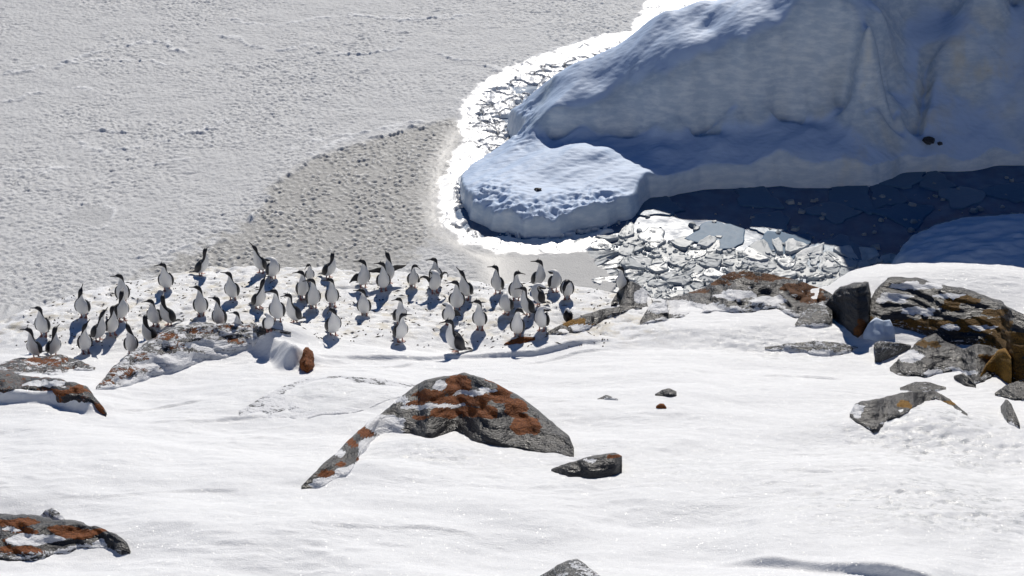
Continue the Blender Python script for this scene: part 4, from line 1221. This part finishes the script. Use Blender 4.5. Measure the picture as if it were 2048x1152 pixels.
        for zz in (0.010, -0.006):
            for (wx, wy) in web: fv.append((x0 + wx, y0 + wy, zz if wx < 0.04 else zz * .5))
        ff.append(tuple(b + i for i in range(8))); ff.append(tuple(b + 8 + i for i in range(7, -1, -1)))
        for i in range(8): ff.append((b + i, b + (i + 1) % 8, b + 8 + (i + 1) % 8, b + 8 + i))
        link('foot', mesh_from('foot', fv, ff, M_FOOT, False), root)
    return root


LEFT, RIGHT, AWAY = -85, 85, 180
BIRDS = [
    ('leftmost standing cormorant near the ice edge, bill pointing left', 88, 671, 'up', 8, LEFT, 0),
    ('lowest cormorant at far left, bill left, feet hidden behind the lichen ledge', 73, 716, 'up', -5, LEFT, 0),
    ('cormorant half hidden behind the left ledge, showing dark back of its neck', 107, 712, 'tall', 50, 170, 8),
    ('cormorant alone above the left group with dark head stretched straight up', 168, 633, 'sky', 0, 165, 0),
    ('front cormorant of the left cluster with head turned up to the right', 172, 706, 'sky', 18, 120, 0),
    ('cormorant in the left cluster leaning right with broad black flank', 196, 680, 'sky', 52, 100, 12),
    ('cormorant of the left cluster right beside the leaning one, dark nape showing', 225, 670, 'tall', 28, 150, 4),
    ('cormorant in the left cluster with all-black neck in front of the tallest', 244, 641, 'tall', 30, 178, 3),
    ('rear cormorant of the left cluster looking left over the others', 247, 607, 'up', 0, LEFT, 0),
    ('single cormorant left of the long slab, crest up and head raised', 264, 709, 'sky', 25, -150, 3),
    ('cormorant at the back left on the snow rim, bill left, round shadow', 334, 580, 'up', 10, LEFT, 0),
    ('left one of a close pair above the long slab, crest raised, bill left', 312, 651, 'up', -8, LEFT, 0),
    ('right one of a close pair above the long slab, back of head turned', 340, 650, 'tall', -42, 170, 3),
    ('cormorant standing at the upper edge of the long slab, dark neck', 304, 690, 'tall', -42, 160, 2),
    ('black-backed cormorant on the rim leaning left with dark brown head', 401, 549, 'up', 62, 150, 14),
    ('cormorant in open snow left of centre, crest up, bill left, oval shadow', 403, 631, 'up', 0, LEFT, 0),
    ('cormorant just behind the top of the long slab, bill up to the left', 441, 656, 'up', -16, -100, 0),
    ('cormorant with wide white breast below the rim, bill pointing left', 466, 600, 'tall', 0, LEFT, 0),
    ('cormorant of which only head and neck show above the long slab', 479, 671, 'up', 0, LEFT, 0, dict(size=0.78)),
    ('hunched preening cormorant cut off by the right end of the long slab', 537, 661, 'tuck', 30, 60, 0, dict(size=0.72)),
    ('tall cormorant on the rim at centre left, bill lifted to the left', 523, 545, 'sky', -32, -95, 0),
    ('headless-looking cormorant with tucked head on the rim at centre left', 546, 558, 'tuck', 30, 150, 0),
    ('cormorant standing alone on the rim leaning right, dark neck stretched', 656, 555, 'tall', 48, 170, 12),
    ('rear cormorant of an overlapping pair at centre left, bill left', 606, 597, 'up', 10, LEFT, 0),
    ('front cormorant of an overlapping pair at centre left, full white breast', 627, 616, 'up', 8, LEFT, 0),
    ('cormorant right of the overlapping pair, black left flank, bill left', 665, 612, 'up', 22, LEFT, 0),
    ('cormorant with black back leaning right, head raised, below the tucked one', 516, 616, 'sky', 55, 130, 14),
    ('left one of two side by side in mid snow, crest raised', 556, 643, 'up', 0, LEFT, 0),
    ('right one of two side by side in mid snow, black right wing', 591, 645, 'up', -40, LEFT, 0),
    ('lowest cormorant right of the long slab, head turned aside', 666, 670, 'down', 28, -120, 0),
    ('cormorant at centre rim with one wing half open to the left', 726, 575, 'up', 25, LEFT, 0, dict(wings='droop_left', crest=True)),
    ('cormorant at centre rim with thick white breast, crest up, bill left', 767, 581, 'up', 5, LEFT, 0, dict(crest=True)),
    ('cormorant spreading a wing behind another at centre rim, black neck curved', 776, 566, 'tall', 10, -150, 0, dict(wings='out')),
    ('cormorant alone in centre snow below the rim birds, bill left', 729, 632, 'up', -14, LEFT, 0),
    ('small grey hunched cormorant sitting low behind the centre rim', 826, 574, 'down', 25, 100, 0, dict(size=0.8)),
    ('stooping cormorant with both black wings arched like a heart', 869, 585, 'tuck', 30, 60, 6, dict(wings='arch', size=1.0)),
    ('cormorant looking left behind the one with arched wings', 872, 571, 'up', 0, LEFT, 0),
    ('cormorant right of the arched one, open bill raised to the left', 933, 597, 'sky', -26, -95, 0, dict(crest=True)),
    ('slim cormorant in front of the open-billed one, bill left', 914, 620, 'up', 0, LEFT, 0),
    ('preening cormorant bent over with wing drooped, head out of sight', 898, 648, 'tuck', 0, 150, 0, dict(wings='droop_right', size=0.95)),
    ('cormorant standing apart right of centre, crest up, black right edge', 960, 658, 'up', -16, LEFT, 0, dict(crest=True)),
    ('rear one of two overlapping in lower centre, bill left', 799, 648, 'up', 20, -80, 0, dict(size=0.85)),
    ('front one of two overlapping in lower centre, bill pointing right', 800, 682, 'up', 42, RIGHT, 4),
    ('nearest cormorant in side view with long black back and tail', 915, 705, 'up', -62, LEFT, 8, dict(size=1.12)),
    ('leftmost cormorant of the right group, crest up, bill left', 996, 587, 'up', -20, LEFT, 0, dict(crest=True)),
    ('crested cormorant of the right group with bill pointing right', 1032, 601, 'up', 5, RIGHT, 0, dict(crest=True)),
    ('rearmost cormorant of the right group, brown wing, bill left', 1075, 575, 'up', 32, LEFT, 0),
    ('hunched cormorant with head on its back at the right group rear', 1108, 582, 'tuck', 22, 130, 0),
    ('arched preening cormorant at the right end of the group', 1134, 597, 'bend', -10, -70, -4, dict(size=0.95)),
    ('headless-looking cormorant in the right group with black right side', 1014, 627, 'tuck', -40, 150, 0, dict(size=0.9)),
    ('cormorant in the middle of the right group, crest up, bill left', 1057, 631, 'up', -45, LEFT, 2, dict(crest=True)),
    ('black-backed cormorant preening behind the middle of the right group', 1078, 611, 'tuck', -58, 140, 0, dict(size=0.95)),
    ('front cormorant of the right group beside the orange stone, head bowed right', 1035, 674, 'down', 0, 70, 0),
    ('cormorant at the front right of the group with head tucked behind', 1084, 660, 'tuck', -22, 150, 0),
    ('cormorant mostly hidden by the low grey slab, only dark head showing', 1136, 646, 'tuck', 200, 175, 0, dict(size=0.6)),
    ('small distant cormorant peeking up behind the snow rim', 620, 562, 'down', 10, -60, 0, dict(size=0.7)),
]
for k, b in enumerate(BIRDS):
    lab, u, v, head, hd, hy, ln = b[:7]; kw = dict(b[7]) if len(b) > 7 else {}
    kw.setdefault('crest', k % 3 == 1 and head == 'up'); kw['size'] = kw.get('size', 1.0) * (1.0 + 0.07 * ((k * 37) % 11) / 10)
    bird(lab, u, v, head, hd + (k * 53 % 25 - 12), hy + (k * 31 % 29 - 14), ln + (k * 17 % 9 - 4), **kw)
pb = at_y(1246, 586, hit(1262, 606)[1] + 0.55)
bird('lone cormorant perched on the black jagged rock, crest up, bill left', 0, 0, 'up', -32, LEFT, 0, 1.0, True, feet_at=np.array([pb[0], pb[1], pb[2]]))

# ------------------------------------------------------------------ scraps of weed and droppings on the trampled snow
def scraps(n, seed):
    r = np.random.default_rng(seed); V = []; F = []
    k = 0
    while k < n:
        u, v = r.uniform(30, 1220), r.uniform(552, 700)
        p = hit(u, v)
        if p[1] < 28.2 or p[2] < 0.9: continue
        a = r.random() * 6.28; ln = 0.014 + 0.075 * r.random() ** 3; wd = 0.008 + 0.008 * r.random(); b = len(V)
        dx, dy = math.cos(a), math.sin(a)
        for (q, w, h) in ((-1, 0, .0), (-.2, 1, .004), (1, .2, .0), (-.1, -1, .004), (0, 0, .018)):
            V.append((p[0] + dx * q * ln - dy * w * wd, p[1] + dy * q * ln + dx * w * wd, p[2] + h))
        F += [(b, b + 1, b + 4), (b + 1, b + 2, b + 4), (b + 2, b + 3, b + 4), (b + 3, b, b + 4)]
        k += 1
    o = tag(link('weed_scraps', mesh_from('weed_scraps', V, F, M_SCRAP, False)), kind='stuff')
    tag(o, 'dark scraps of weed and droppings scattered on the trampled snow', 'scraps')


scraps(650, 77)
